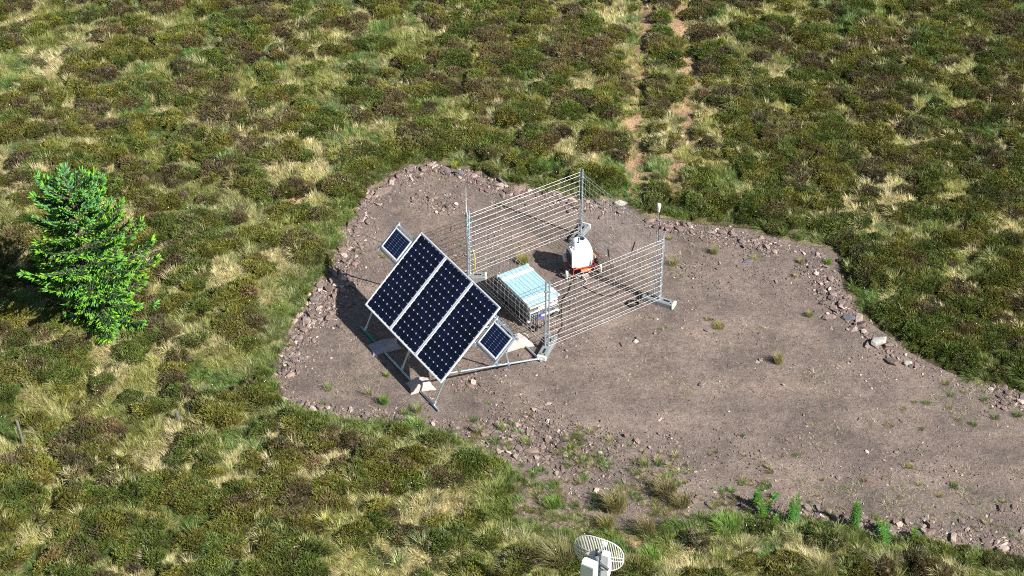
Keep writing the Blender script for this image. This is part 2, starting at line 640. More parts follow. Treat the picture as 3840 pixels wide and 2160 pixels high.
def gravel_mat():
    m = bpy.data.materials.new('compacted_gravel')
    m.use_nodes = True
    nt = m.node_tree
    L = nt.links.new
    b = nt.nodes['Principled BSDF']
    b.inputs['Roughness'].default_value = 0.95
    b.inputs['Specular IOR Level'].default_value = 0.15
    tc = nt.nodes.new('ShaderNodeTexCoord')

    def noise(scale, det=5, rough=.55, off=0.0):
        n = nt.nodes.new('ShaderNodeTexNoise')
        n.inputs['Scale'].default_value = scale
        n.inputs['Detail'].default_value = det
        n.inputs['Roughness'].default_value = rough
        mp = nt.nodes.new('ShaderNodeMapping')
        mp.inputs['Location'].default_value = (off, off * .7, 0)
        L(tc.outputs['Object'], mp.inputs[0])
        L(mp.outputs[0], n.inputs['Vector'])
        return n.outputs['Fac']

    def ramp(fac, stops):
        r = nt.nodes.new('ShaderNodeValToRGB')
        e = r.color_ramp.elements
        e[0].position, e[0].color = stops[0][0], (*stops[0][1], 1)
        e[1].position, e[1].color = stops[-1][0], (*stops[-1][1], 1)
        for p, c in stops[1:-1]:
            k = e.new(p)
            k.color = (*c, 1)
        L(fac, r.inputs[0])
        return r.outputs[0]

    def mix(a, c, fac, mode='MIX'):
        x = nt.nodes.new('ShaderNodeMix')
        x.data_type = 'RGBA'
        x.blend_type = mode
        if isinstance(fac, float):
            x.inputs[0].default_value = fac
        else:
            L(fac, x.inputs[0])
        L(a, x.inputs[6])
        if isinstance(c, tuple):
            x.inputs[7].default_value = (*c, 1)
        else:
            L(c, x.inputs[7])
        return x.outputs[2]
    base = ramp(noise(0.6, 6, .65), [(0.30, (0.130, 0.107, 0.097)), (0.5, (0.196, 0.158, 0.138)), (0.70, (0.270, 0.215, 0.186))])
    st = nt.nodes.new('ShaderNodeTexNoise')
    st.inputs['Scale'].default_value = 1.0
    st.inputs['Detail'].default_value = 3
    smp = nt.nodes.new('ShaderNodeMapping')
    smp.inputs['Rotation'].default_value = (0, 0, 0.45)
    smp.inputs['Scale'].default_value = (0.16, 1.1, 1)
    L(tc.outputs['Object'], smp.inputs[0])
    L(smp.outputs[0], st.inputs['Vector'])
    base = mix(base, ramp(st.outputs['Fac'], [(0.34, (0.88, 0.88, 0.89)), (0.5, (1, 1, 1)), (0.66, (1.10, 1.09, 1.08))]), 1.0, 'MULTIPLY')
    red = ramp(noise(0.9, 3, .6, 40), [(0.60, (0, 0, 0)), (0.74, (1, 1, 1))])
    rr = nt.nodes.new('ShaderNodeMath')
    rr.operation = 'MULTIPLY'
    rr.inputs[1].default_value = 0.5
    L(red, rr.inputs[0])
    base = mix(base, (0.30, 0.19, 0.15), rr.outputs[0])
    mid = ramp(noise(5, 6, .65, 11), [(0.30, (0.74, 0.74, 0.74)), (0.70, (1.24, 1.24, 1.24))])
    base = mix(base, mid, 1.0, 'MULTIPLY')
    fine = ramp(noise(17, 6, .85, 3), [(0.33, (0.50, 0.49, 0.48)), (0.5, (1, 1, 1)), (0.68, (1.6, 1.56, 1.5))])
    base = mix(base, fine, 1.0, 'MULTIPLY')
    vo = nt.nodes.new('ShaderNodeTexVoronoi')
    vo.inputs['Scale'].default_value = 26
    L(tc.outputs['Object'], vo.inputs['Vector'])
    sp = ramp(vo.outputs['Distance'], [(0.10, (1, 1, 1)), (0.22, (0, 0, 0))])
    pick = nt.nodes.new('ShaderNodeSeparateColor')
    L(vo.outputs['Color'], pick.inputs[0])
    gt = nt.nodes.new('ShaderNodeMath')
    gt.operation = 'GREATER_THAN'
    gt.inputs[1].default_value = 0.80
    L(pick.outputs[0], gt.inputs[0])
    mm = nt.nodes.new('ShaderNodeMath')
    mm.operation = 'MULTIPLY'
    L(gt.outputs[0], mm.inputs[0])
    L(sp, mm.inputs[1])
    base = mix(base, (0.36, 0.30, 0.26), mm.outputs[0])
    L(base, b.inputs['Base Color'])
    n2 = noise(30, 6, .7, 5)
    n3 = noise(4, 4, .6, 9)
    ad = nt.nodes.new('ShaderNodeMath')
    ad.operation = 'ADD'
    L(n2, ad.inputs[0])
    L(n3, ad.inputs[1])
    bp = nt.nodes.new('ShaderNodeBump')
    bp.inputs['Strength'].default_value = 0.7
    bp.inputs['Distance'].default_value = 0.035
    L(ad.outputs[0], bp.inputs['Height'])
    L(bp.outputs[0], b.inputs['Normal'])
    return m


def pad():
    st = 0.16
    xs = np.arange(-10.5, 24, st)
    ys = np.arange(-9, 13, st)
    X, Y = np.meshgrid(xs, ys)
    d = pad_sdf(X, Y)
    Z = 0.012 * (fbm(X, Y, 1.2, 41, 3) - .5) + 0.05 * (fbm(X, Y, 4, 43, 2) - .5) * sstep(0.2, 2.5, -d)
    Z = Z - 0.10 * sstep(0.05, 0.55, d)
    nx = len(xs)
    i, j = np.meshgrid(np.arange(nx - 1), np.arange(len(ys) - 1))
    a = (j * nx + i).ravel()
    F = np.stack([a, a + 1, a + 1 + nx, a + nx], -1)
    dd = d.ravel()
    F = F[dd[F].min(1) < 0.45]
    used = np.unique(F)
    mp = np.full(X.size, -1)
    mp[used] = np.arange(len(used))
    V = np.stack([X, Y, Z], -1).reshape(-1, 3)[used]
    o = link('gravel_pad', np_mesh('gravel_pad', V, mp[F], gravel_mat(), None, True))
    tag(o, 'bare brown gravel pad with the solar array and fence', kind='structure')


ground()
pad()


# ------------------------------------------------------------------ solar array
AC = Vector((-1.914, 36.710 - 38.5, 1.504))
YAW, TILT = R(-56.59), R(42.49)
U = Vector((math.cos(YAW), math.sin(YAW), 0))
V0 = Vector((-math.sin(YAW), math.cos(YAW), 0))
VV = V0 * math.cos(TILT) + Vector((0, 0, 1)) * math.sin(TILT)
NN = U.cross(VV)
AL, AW = 3.481, 2.237                                     # along the row, up the slope
rail_a = G(1354, 1226, 0.035)
rail_b = G(1645, 1540, 0.035)
array = empty('solar_array', (AC.x, AC.y, 0))
tag(array, 'tilted solar array of three large and two small panels on scaffold tubes', 'solar array')
A0 = Vector((AC.x, AC.y, 0))


def PL(u, v, n=0.0):
    """point in the panel plane, relative to the array's base"""
    return AC + U * u + VV * v + NN * n - A0


def plane_box(mb, u, v, n, su, sv, sn, bev=0.0):
    mtx = Matrix((U, VV, NN)).transposed()
    mb.box(PL(u, v, n), (su, sv, sn), mtx, bev)


def cell_mesh(name, su, sv, cut, m):
    hu, hv = su / 2, sv / 2
    pts = [(-hu + cut, -hv), (hu - cut, -hv), (hu, -hv + cut), (hu, hv - cut), (hu - cut, hv), (-hu + cut, hv), (-hu, hv - cut), (-hu, -hv + cut)]
    rings = [[U * a + VV * b_ + NN * z for a, b_ in pts] for z in (-0.0012, 0.0012)]
    return MB().loft(rings).mesh(name, m)


def solar_panel(name, u0, v0, pu, pv, nu, nv, marg, cellm, label, fw=0.03, gap=0.0035, cutf=0.17):
    root = MB()
    plane_box(root, u0, v0, -0.012, pu - 2 * fw * .8, pv - 2 * fw * .8, 0.020)
    back = root.build(name, M['backsheet'], array)
    back['label'] = label
    for (a, b_, sa, sb) in ((u0, v0 - pv / 2 + fw / 2, pu, fw), (u0, v0 + pv / 2 - fw / 2, pu, fw)):
        f = MB()
        plane_box(f, a, b_, -0.012, sa, sb, 0.046, 0.004)
        f.build('frame_bar', M['alu'], back)
    for a in (u0 - pu / 2 + fw / 2, u0 + pu / 2 - fw / 2):
        f = MB()
        plane_box(f, a, v0, -0.0125, fw, pv - 2 * fw - .001, 0.045, 0.004)
        f.build('frame_bar', M['alu'], back)
    cu = (pu - 2 * marg) / nu
    cv = (pv - 2 * marg) / nv
    cme = cell_mesh('cell', cu - gap, cv - gap, cutf * min(cu, cv), cellm)
    for i in range(nu):
        for j in range(nv):
            c = link('cell', cme, back)
            c.location = PL(u0 - pu / 2 + marg + cu * (i + .5), v0 - pv / 2 + marg + cv * (j + .5), 0.0)
    # thin blue-violet ribbons in the gaps between cells
    gl = MB()
    for i in range(1, nu):
        plane_box(gl, u0 - pu / 2 + marg + cu * i, v0, -0.0015, gap * .9, pv - 2 * marg, 0.001)
    for j in range(1, nv):
        plane_box(gl, u0, v0 - pv / 2 + marg + cv * j, -0.0017, pu - 2 * marg, gap * .9, 0.001)
    return back


pw = (AL - 0.03) / 3
for k, lab in ((0, 'large panel nearest the spruce'), (1, 'middle large panel'), (2, 'large panel nearest the front sandbag')):
    solar_panel('solar_panel', (k - 1) * (pw + 0.012), 0, pw, AW, 6, 12, 0.052, M['cell'], lab, 0.030, 0.0045, 0.13)
solar_panel('small_solar_panel', -2.16, 0.48, 0.72, 0.60, 4, 9, 0.042, M['cell_small'], 'small panel at the stony end of the array', 0.026, 0.007, 0.09)
solar_panel('small_solar_panel', 2.23, 0.48, 0.74, 0.62, 4, 9, 0.042, M['cell_small'], 'small panel at the end beside the fence foot', 0.026, 0.007, 0.09)


def pipe(name, pts, r=0.024, m='galv', parent=array, n=10):
    mb = MB()
    mb.tube([Vector(p) for p in pts], r, n)
    return mb.build(name, M[m], parent, 40)


def collar(p, d, r=0.036, l=0.09, parent=array):
    d = Vector(d).normalized()
    return pipe('clamp', [Vector(p) - d * l / 2, Vector(p) + d * l / 2], r, 'galv', parent, 8)


RA = rail_a - A0
RB = rail_b - A0
ru = (RB - RA).normalized()
rlen = (RB - RA).length
# left ground rail: the green-taped piece and the grey piece
g0, g1 = RA + ru * 0.20, RA + ru * 0.86
pipe('ground_rail', [RA, RA + ru * 0.20], 0.026, 'galv_dull')
pipe('ground_rail', [g0, g1], 0.0265, 'green_pipe')
pipe('ground_rail', [g1, RB], 0.026, 'galv')
rend = G(2029, 1354, 0.035) - A0
RR1 = rend
RR0 = rend - ru * 3.6
pipe('ground_rail', [RR0, RR1], 0.026, 'galv')
for s_, (tl, tr) in enumerate(((0.19, 0.30), (1.95, 1.95), (rlen - 0.22, 3.50))):
    foot = RA + ru * tl
    dl = V0 * 0.60 + Vector((0, 0, 1.26))
    top = foot + dl * ((PL(0, 0, -0.10) - foot).dot(NN) / dl.dot(NN))
    pipe('front_leg', [foot, top], 0.024)
    collar(foot + (top - foot).normalized() * 0.07, top - foot)
    back = RR0 + ru * tr
    pipe('brace', [back, top + Vector((0, 0, -0.02))], 0.024)
    collar(top, ru, 0.034, 0.10)
    collar(back, top - back)
    # back post from the brace up to the high rail
    bp_ = back + (top - back) * 0.34
    hi = PL(0, AW / 2 - 0.15, -0.07) + U * ((bp_ - PL(0, 0)).dot(U))
    pipe('back_post', [bp_, hi], 0.022)
    collar(bp_, hi - bp_)
for v in (0.48 - 0.37, 0.48 + 0.37):
    pipe('panel_rail', [PL(-2.58, v, -0.058), PL(2.66, v, -0.058)], 0.024)
    for e in (-2.58, 2.66):
        collar(PL(e, v, -0.055), U, 0.037, 0.08)
pipe('panel_rail', [PL(-1.7, -0.85, -0.062), PL(1.7, -0.85, -0.062)], 0.024)
for e in (-2.555, 2.635, -1.775, 1.835):
    pipe('cross_tube', [PL(e, 0.48 - 0.43, -0.030), PL(e, 0.48 + 0.45, -0.030)], 0.026)
for e in (-1.15, 0.0, 1.15):
    pipe('rafter', [PL(e, -1.05, -0.10), PL(e, 1.05, -0.10)], 0.022)


# ------------------------------------------------------------------ sandbags
def sandbag(px, py, L, W, H, rz, m, label, sag=0.0, seed=0):
    rnd = random.Random(seed)
    nx, ny = 22, 16
    mb = MB()
    top, bot = [], []
    for j in range(ny + 1):
        for i in range(nx + 1):
            a = i / nx * 2 - 1
            b = j / ny * 2 - 1
            pinch = 1 + 0.13 * (a * a) * (b * b)
            e = (1 - abs(a) ** 3.2) * (1 - abs(b) ** 3.2)
            wob = 0.03 * math.sin(5 * a + seed) * math.cos(4 * b + 2 * seed) + 0.02 * math.sin(11 * a + 3 * b + seed)
            x = a * L / 2 * pinch * (1 - 0.05 * (1 - abs(b)))
            y = b * W / 2 * pinch * (1 - 0.08 * (1 - abs(a) ** 2) * 0)
            ridge = sag * math.exp(-(a * 2.2) ** 2)
            crease = 0.012 * math.sin(18 * a + 3 * b) * (a * a) + 0.010 * math.sin(16 * b - 4 * a) * (b * b)
            z = H * e ** 0.55 * (0.85 + wob * 3) + ridge * e ** .4 + crease * e ** .3
            top.append((x, y, max(z, 0) + 0.012))
            bot.append((x, y, 0.0 + ridge * 0.2))
    n = nx + 1
    fs = []
    for j in range(ny):
        for i in range(nx):
            q = j * n + i
            fs.append((q, q + 1, q + n + 1, q + n))
    mb.add(top, fs)
    o2 = len(mb.v)
    mb.add(bot, [f[::-1] for f in fs])
    edge = list(range(n)) + [j * n + nx for j in range(1, ny + 1)] + [ny * n + i for i in range(nx - 1, -1, -1)] + [j * n for j in range(ny - 1, 0, -1)]
    for a, b in zip(edge, edge[1:] + edge[:1]):
        mb.f.append((a, o2 + a, o2 + b, b))
    o = mb.build('sandbag', m, None, 60)
    p = G(px, py, 0.02)
    o.location = (p.x, p.y, 0.0)
    o.rotation_euler = (0, 0, rz)
    tag(o, label, 'sandbag', 'sandbags weighing down the array frame')
    return o


sandbag(1442, 1300, 0.70, 0.42, 0.13, R(22), M['bag_shaded'], 'shade-grey sandbag lying over the shaded rail below the solar panels', 0.03, 1)
sandbag(1578, 1447, 0.56, 0.40, 0.18, R(18), M['bag'], 'pinkish sandbag, half in sunlight, at the rail end under the panel corner', 0.05, 2)
sandbag(1940, 1285, 0.66, 0.44, 0.21, R(20), M['bag'], 'pale sandbag behind the small solar panel next to the fence foot', 0.04, 3)


# ------------------------------------------------------------------ mesh fence
FZ0, FZ1 = 0.12, 2.10
SHIFT = 38.5
FP = {k: Vector((x, y - SHIFT, 0)) for k, (x, y) in dict(A1=(-1.06, 39.73), A2=(-1.10, 39.66), B1=(1.72, 41.55), B2=(1.79, 41.51), C1=(3.65, 38.70), C2=(3.68, 38.75), D2=(0.88, 36.89), D1=(0.80, 36.89)).items()}
# heights of the horizontal wires, from the top down: pair, two single, pair, two single ...
HZ = []
z_ = FZ1 - 0.10
step = (FZ1 - 0.10 - (FZ0 + 0.03)) / 13.0
HZ = [FZ1 - 0.10 - s for s in np.cumsum([0, 0.093, .152, .152, .145, .093, .152, .152, .145, .093, .152, .152, .145, .093]) * (FZ1 - 0.10 - FZ0 - 0.03) / 1.719]


def fence_panel(a, b, label):
    a, b = FP[a], FP[b]
    d = (b - a)
    Lh = d.length
    root = empty('mesh_fence', a, math.atan2(d.y, d.x))
    tag(root, label, 'fence panel', 'mesh fence panels around the instrument')
    for x in (0, Lh):
        MB().tube([(x, 0, 0.03), (x, 0, FZ1)], 0.021, 10).build('post', M['galv'], root, 40)
    hw = MB().tube([(0.0, 0, 0), (Lh, 0, 0)], 0.0047, 6).mesh('horizontal_wire', M['wire'])
    for k, z in enumerate(HZ):
        o = link('horizontal_wire', hw, root)
        o.location = (0, -0.024, z)
    # each upright wire is kinked outwards between the two wires of a pair
    pairs = [(0, 1), (4, 5), (8, 9), (12, 13)]
    pts = []
    for i, j in pairs:
        pts += [(0, -0.016, HZ[i] + 0.012), (0, -0.018, HZ[i]), (0, -0.062, (HZ[i] + HZ[j]) / 2), (0, -0.018, HZ[j]), (0, -0.016, HZ[j] - 0.012)]
    vw = MB().tube(pts, [0.0025, 0.0036, 0.0036, 0.0036, 0.0025] * 4, 5).mesh('vertical_wire', M['wire'])
    n = 21
    for i in range(1, n):
        o = link('vertical_wire', vw, root)
        o.location = (Lh * i / n, 0, 0)
    return root


fence_panel('A1', 'B1', 'galvanised mesh fence panel behind the white instrument, nearest the moor edge')
fence_panel('B2', 'C2', 'mesh fence panel running from the tall back corner to the thin sensor mast')
fence_panel('D2', 'C1', 'front mesh fence panel with bright wires between camera and white instrument')
fence_panel('D1', 'A2', 'mesh fence panel between the solar array and the metal case')
for k, z in (('A1', 1.7), ('B1', 1.85), ('B1', 0.45), ('D2', 1.78), ('D2', 0.5), ('C1', 1.75), ('C1', 0.55)):
    pa = FP[k]
    pb = FP[{'A1': 'A2', 'B1': 'B2', 'D2': 'D1', 'C1': 'C2'}[k]]
    c = (pa + pb) / 2 + Vector((0, 0, z))
    d = (pb - pa).normalized()
    mb = MB().box(c - Vector((c.x, c.y, 0)) + Vector((0, 0, 0)), ((pb - pa).length + 0.085, 0.05, 0.045), Matrix.Rotation(math.atan2(d.y, d.x), 3, 'Z'), 0.008)
    mb.tube([(0, -0.035, z), (0, 0.035, z)], 0.012, 6)
    o = mb.build('fence_clip', M['galv_dull'])
    o.location = (c.x, c.y, 0)
    nm = {'A1': 'beside the whip aerial', 'B1': 'at the tall back corner', 'D2': 'at the front corner by the metal case', 'C1': 'beside the sensor mast'}[k]
    tag(o, '%s steel clip joining two fence posts %s' % ('upper' if z > 1 else 'lower', nm), 'fence clip', 'clips joining the fence posts')


def fence_foot(c, ang, label, L=0.84, W=0.235, H=0.135, wend=1):
    root = empty('fence_block', (c.x, c.y, 0), ang)
    tag(root, label, 'fence foot', 'block feet carrying the fence posts')
    hl, hw, ch = L / 2, W / 2, 0.045

    def ring(z, ins):
        return [Vector((x, y, z)) for x, y in ((-hl + ins + ch, -hw + ins), (hl - ins - ch, -hw + ins), (hl - ins, -hw + ins + ch), (hl - ins, hw - ins - ch), (hl - ins - ch, hw - ins), (-hl + ins + ch, hw - ins), (-hl + ins, hw - ins - ch), (-hl + ins, -hw + ins + ch))]
    MB().loft([ring(0.0, 0.0), ring(H - 0.02, 0.004), ring(H, 0.02)]).build('block', M['rubber'], root)
    for s in (-1, 1):
        e = MB()
        e.box((s * (hl - 0.022), 0, H / 2 + .003), (0.056, W + 0.008, H + 0.004), None, 0.018)
        e.build('end_cap', M['rubber_white'] if s == wend else M['rubber'], root)
        MB().box((s * 0.20, 0, H - 0.004), (0.17, 0.055, 0.012)).build('slot_shade', M['black'], root)  # solid black plate painting the dark inside of the slot
        for t in (-0.055, 0.055):
            MB().tube([(s * 0.335, t, H - 0.008), (s * 0.335, t, H + 0.002)], 0.018, 10).build('hole_shade', M['black'], root)  # black plug standing in for the darkness of an open hole
    return root


fence_foot((FP['A1'] + FP['A2']) / 2 + Vector((0.02, 0.0, 0)), R(1), 'fence foot block beside the top edge of the large solar panels')
fence_foot((FP['B1'] + FP['B2']) / 2, R(62), 'fence foot block at the back corner behind the white instrument')
fence_foot((FP['C1'] + FP['C2']) / 2 + Vector((-0.02, 0, 0)), R(-27), 'fence foot block under the sensor mast with a dark coil beside it')
fence_foot((FP['D1'] + FP['D2']) / 2, R(70), 'fence foot block at the front corner beside the pale sandbag', wend=-1)

# slender sensor mast and its head by the fence corner
sm = G(2452, 1117, 0)
root = empty('sensor_mast', (sm.x, sm.y, 0))
tag(root, 'slim dark mast with a white sensor head rising above the fence corner', 'mast')
MB().tube([(0, 0, 0), (0, 0, 1.5), (0, 0, 2.75)], [0.013, 0.010, 0.008], 8).build('pole', M['galv_dull'], root, 40)
MB().tube([(0, 0, 2.64), (0, 0, 2.68), (0, 0, 2.74), (0, 0, 2.77), (0, 0, 2.85), (0, 0, 2.88)], [0.022, 0.034, 0.034, 0.050, 0.052, 0.036], 12).build('sensor_head', M['white'], root, 50)
for z in (0.75, 1.75):
    MB().tube([(0, 0, z), (0.13, 0.0, z)], 0.012, 6).build('bracket', M['silver'], root)
MB().tube([(0.02, 0.0, 2.62), (0.03, -.01, 1.8), (0.025, 0.01, 0.9), (0.02, 0, 0.05)], 0.008, 6).build('cable', M['black'], root)

# whip aerial on the left fence corner
wp = FP['A1'] + Vector((-0.07, 0.02, 0))
root = empty('whip_aerial', wp)
tag(root, 'thin white whip aerial pointing up above the fence post behind the panels', 'aerial')
MB().tube([(0, 0, 2.02), (0.0, 0, 2.25), (0.005, 0, 2.78)], [0.016, 0.011, 0.004], 8).build('whip', M['white'], root, 50)
MB().tube([(0, 0, 0.12), (0.01, 0, 0.9), (-0.004, 0, 1.5), (0, 0, 2.03)], 0.014, 8).build('lower_rod', M['galv_dull'], root, 50)
MB().box((0.035, 0, 1.93), (0.11, 0.05, 0.05), None, 0.008).build('clamp', M['dark_grey'], root)
MB().tube([(0, -.02, 0.12), (-0.1, -.10, 0.03), (-0.35, -0.05, 0.02), (-0.7, 0.18, 0.02)], 0.012, 6).build('cable', M['black'], root)

# yellow rope hanging in the side fence panel
rp0 = FP['A2'] + (FP['D1'] - FP['A2']).normalized() * 0.18 + Vector((0.02, 0.0, 0))
mb = MB()
ptsr = [(0.0, 0, 1.05), (0.035, -.02, 0.98), (0.05, -0.03, 0.85), (0.06, -.03, 0.70), (0.055, -.03, 0.55), (0.03, -.02, 0.45), (0.0, -.01, 0.34), (-0.01, 0, 0.26)]
mb.tube(ptsr, 0.011, 6)
mb.tube([(0.055, -.03, 0.55), (0.07, -.03, 0.45), (0.065, -.02, 0.36)], 0.010, 6)
mb.tube([(0.035, -.02, 0.98), (-0.02, 0.02, 0.95), (-0.05, 0.03, 0.90)], 0.010, 6)
o = mb.build('rope', M['yellow'])
o.location = rp0
tag(o, 'yellow rope hanging on the fence mesh beside the whip aerial', 'rope')

# ------------------------------------------------------------------ aluminium case
CC = Vector((0.388, 38.545 - SHIFT, 0))
CA = R(-57.8)
case = empty('metal_case', CC, CA)
tag(case, 'aluminium equipment case with lid tinted pale blue for sky reflection, crossed by two white bands', 'equipment case')
cl_, cw_ = 1.40, 0.86
zb, zt = 0.17, 0.66
MB().box((0, 0, (zb + zt) / 2), (cl_, cw_, zt - zb), None, 0.015).build('body', M['case_shade'], case)
MB().box((0, 0, zt + 0.0325), (cl_ + 0.03, cw_ + 0.03, 0.060), None, 0.014).build('lid', M['case_top'], case)
for x in (-0.47, 0.53):
    MB().box((x, 0, zt + 0.064), (0.115, cw_ + 0.034, 0.010), None, 0.003).build('lid_band', M['case_band'], case)
for sx in (-1, 1):
    for sy in (-1, 1):
        MB().box((sx * (cl_ / 2 - 0.005), sy * (cw_ / 2 - 0.005), zt + 0.033), (0.085, 0.085, 0.072), None, 0.02).build('corner_cap', M['case_alu'], case)
        MB().box((sx * (cl_ / 2 - 0.005), sy * (cw_ / 2 - 0.005), zb + 0.03), (0.085, 0.085, 0.072), None, 0.02).build('corner_cap', M['case_alu'], case)
        MB().tube([(sx * (cl_ / 2 - 0.15), sy * (cw_ / 2 - 0.1) - 0.03, 0.085), (sx * (cl_ / 2 - 0.15), sy * (cw_ / 2 - 0.1) + 0.03, 0.085)], 0.085, 14).build('wheel', M['black'], case, 40)
for y in (-0.25, 0.25):
    MB().box((0, y, 0.15), (cl_ - .06, 0.06, 0.05), None, 0.006).build('skid', M['galv_dull'], case)
for z in (0.30, 0.46):
    for sy in (-1, 1):
        MB().box((0, sy * (cw_ / 2 + 0.008), z), (cl_ - 0.04, 0.022, 0.028), None, 0.005).build('side_rib', M['case_shade'], case)
xe = cl_ / 2
for z, y0, w in ((0.60, 0.0, 0.80), (0.53, 0.12, 0.56), (0.46, 0.1, 0.60), (0.24, 0.17, 0.50)):
    MB().box((xe + 0.014, y0, z), (0.034, w, 0.030), None, 0.006).build('end_rib', M['case_band'], case)
MB().box((xe + 0.02, -0.27, 0.36), (0.045, 0.28, 0.22), None, 0.01).build('connector_panel', M['case_alu'], case)
MB().box((xe + 0.045, -0.27, 0.36), (0.010, 0.23, 0.17)).build('socket_plate', M['dark_grey'], case)
for i in range(4):
    for j in range(2):
        MB().tube([(xe + 0.045, -0.36 + 0.06 * i, 0.32 + 0.08 * j), (xe + 0.075, -0.36 + 0.06 * i, 0.315 + 0.08 * j)], 0.019, 8).build('socket', M['silver'], case)
MB().tube([(xe + 0.05, -0.17, 0.36), (xe + 0.13, -0.15, 0.33), (xe + 0.17, -0.12, 0.28)], [0.032, 0.032, 0.022], 10).build('plug', M['blue'], case, 40)
for y in (0.22, 0.34):
    MB().box((xe + 0.03, y, 0.56), (0.04, 0.07, 0.10), None, 0.01).build('latch', M['silver'], case)
for y0 in (0.02, 0.30):
    MB().tube([(xe + 0.02, y0, 0.36), (xe + 0.07, y0, 0.35), (xe + 0.07, y0 + 0.13, 0.35), (xe + 0.02, y0 + 0.13, 0.36)], 0.011, 6).build('handle', M['silver'], case)


def cable(pts, r, label, m='black', zoff=0.0):
    mb = MB()
    pts = [Vector(p) for p in pts]
    # smooth the run a little
    q = []
    for i in range(len(pts) - 1):
        p0 = pts[max(i - 1, 0)]
        p1, p2 = pts[i], pts[i + 1]
        p3 = pts[min(i + 2, len(pts) - 1)]
        for k in range(6):
            t = k / 6
            q.append(0.5 * ((2 * p1) + (-p0 + p2) * t + (2 * p0 - 5 * p1 + 4 * p2 - p3) * t * t + (-p0 + 3 * p1 - 3 * p2 + p3) * t ** 3))
    q.append(pts[-1])
    mb.tube(q, r, 6)
    o = mb.build('cable', M[m], None, 60)
    return tag(o, label, 'cable')


def case_pt(x, y, z):
    return CC + Matrix.Rotation(CA, 3, 'Z') @ Vector((x, y, z))


cable([case_pt(xe + .17, -.12, .28), case_pt(xe + .20, -.10, .12), case_pt(xe + .13, -.22, .02), case_pt(xe + .02, -.34, .03), case_pt(xe + .12, -.44, .02), case_pt(xe + .22, -.36, .03), case_pt(xe + .16, -.24, .05)], 0.013, 'tangled black cable on the ground below the blue plug of the case')
for i in range(3):
    y = -0.36 + 0.06 * i
    cable([case_pt(xe + .075, y, .32), case_pt(xe + .13, y + .01, .24), case_pt(xe + .11 + .03 * i, y - .05, .08), case_pt(xe + .04, y - .02 * i, .03), case_pt(xe + .16, y + .08, .02)], 0.010, ['thin black lead from the first socket of the case end', 'thin black lead from the middle socket of the case end', 'thin black lead from the inner socket of the case end'][i])
cable([case_pt(xe + .02, 0.36, .25), case_pt(xe + .10, .48, .08), G(2105, 1150, 0.015), G(2112, 1120, 0.015), G(2130, 1098, 0.015), G(2142, 1060, 0.02)], 0.011, 'black cable running over the gravel from the case to the instrument')
cable([G(2180, 1070, 0.015), G(2215, 1090, 0.015), G(2262, 1108, 0.015), G(2300, 1106, 0.015), G(2322, 1090, 0.015)], 0.009, 'thin dark cable lying on the gravel between instrument and sensor mast')
cable([G(2103, 1130, 0.015), G(2107, 1190, 0.015), G(2108, 1225, 0.015), G(2096, 1245, 0.015), G(2100, 1262, 0.015)], 0.008, 'thin dark cable behind the front fence by its foot block')
# coil of cable beside the right foot block
mb = MB()
cpos = G(2373, 1142, 0.0)
pts = []
for i in range(60):
    t = i / 59 * 2 * math.pi * 2.6
    r = 0.125 + 0.018 * math.sin(i * 1.7)
    pts.append((r * math.cos(t) * 1.15, r * math.sin(t), 0.015 + 0.012 * i / 20))
pts.append((0.22, -0.03, 0.02))
mb.tube(pts, 0.011, 6)
o = mb.build('cable_coil', M['black'], None, 60)
o.location = cpos
tag(o, 'small coil of dark cable on the gravel inside the front fence', 'cable coil')

# ------------------------------------------------------------------ white lidar instrument
LC = Vector((1.735, 39.98 - SHIFT, 0))
lid = empty('wind_instrument', LC, R(19))
lid.scale = (0.92, 0.92, 0.84)
tag(lid, 'white pod-shaped wind instrument on short red-framed legs inside the fence', 'instrument')


def srect(hx, hy, cx, cy, z, pw_=3.6, n=36):
    out = []
    for k in range(n):
        t = 2 * math.pi * k / n
        c, s = math.cos(t), math.sin(t)
        out.append(Vector((cx + hx * math.copysign(abs(c) ** (2 / pw_), c), cy + hy * math.copysign(abs(s) ** (2 / pw_), s), z)))
    return out


secs = [(0.37, .275, .24, 0, 0, 5), (0.43, .292, .255, 0, 0, 5), (0.60, .298, .262, 0, 0, 5), (0.78, .298, .262, 0, 0.01, 4.6), (0.92, .285, .25, -.005, .02, 4), (1.02, .262, .228, -.012, .03, 3.5),
        (1.10, .225, .198, -.02, .04, 3.2), (1.16, .185, .165, -.025, .05, 3), (1.195, .14, .13, -.03, .055, 2.6), (1.205, .10, .095, -.03, .055, 2.3)]
MB().loft([srect(a, b, c, d, z, p) for z, a, b, c, d, p in secs]).build('body', M['white'], lid, 50)
# side housing with the dark panel, towards the case
MB().loft([srect(.07, .205, -.285, -.03, z, 9) for z in (0.43, 0.45)] + [srect(.08, .22, -.285, -.03, z, 9) for z in (0.48, 0.90)] + [srect(.07, .20, -.275, -.02, 0.95, 8), srect(.05, .16, -.26, -.01, 0.975, 6)]).build('side_housing', M['white'], lid, 40)
mb = MB()
dp = [(-0.235, 0.50), (-0.215, 0.48), (0.08, 0.48), (0.15, 0.54), (0.15, 0.86), (0.12, 0.89), (-0.215, 0.89), (-0.235, 0.87)]
mb.loft([[Vector((x, y, z)) for y, z in dp] for x in (-0.362, -0.372)])
dpo = mb.build('dark_panel', M['dark_grey'], lid)
tx = MB()
for i, (a, w) in enumerate(((-0.10, .028), (-0.064, .02), (-0.036, .02), (-0.008, .02), (0.02, .02), (0.048, .02), (0.076, .024))):
    tx.box((-0.3735, a, 0.80), (0.002, w * .8, 0.012))
tx.build('lettering', M['text'], dpo)
MB().box((-0.30, -0.02, 0.99), (0.10, 0.14, 0.05), None, 0.015).build('bracket', M['white'], lid)
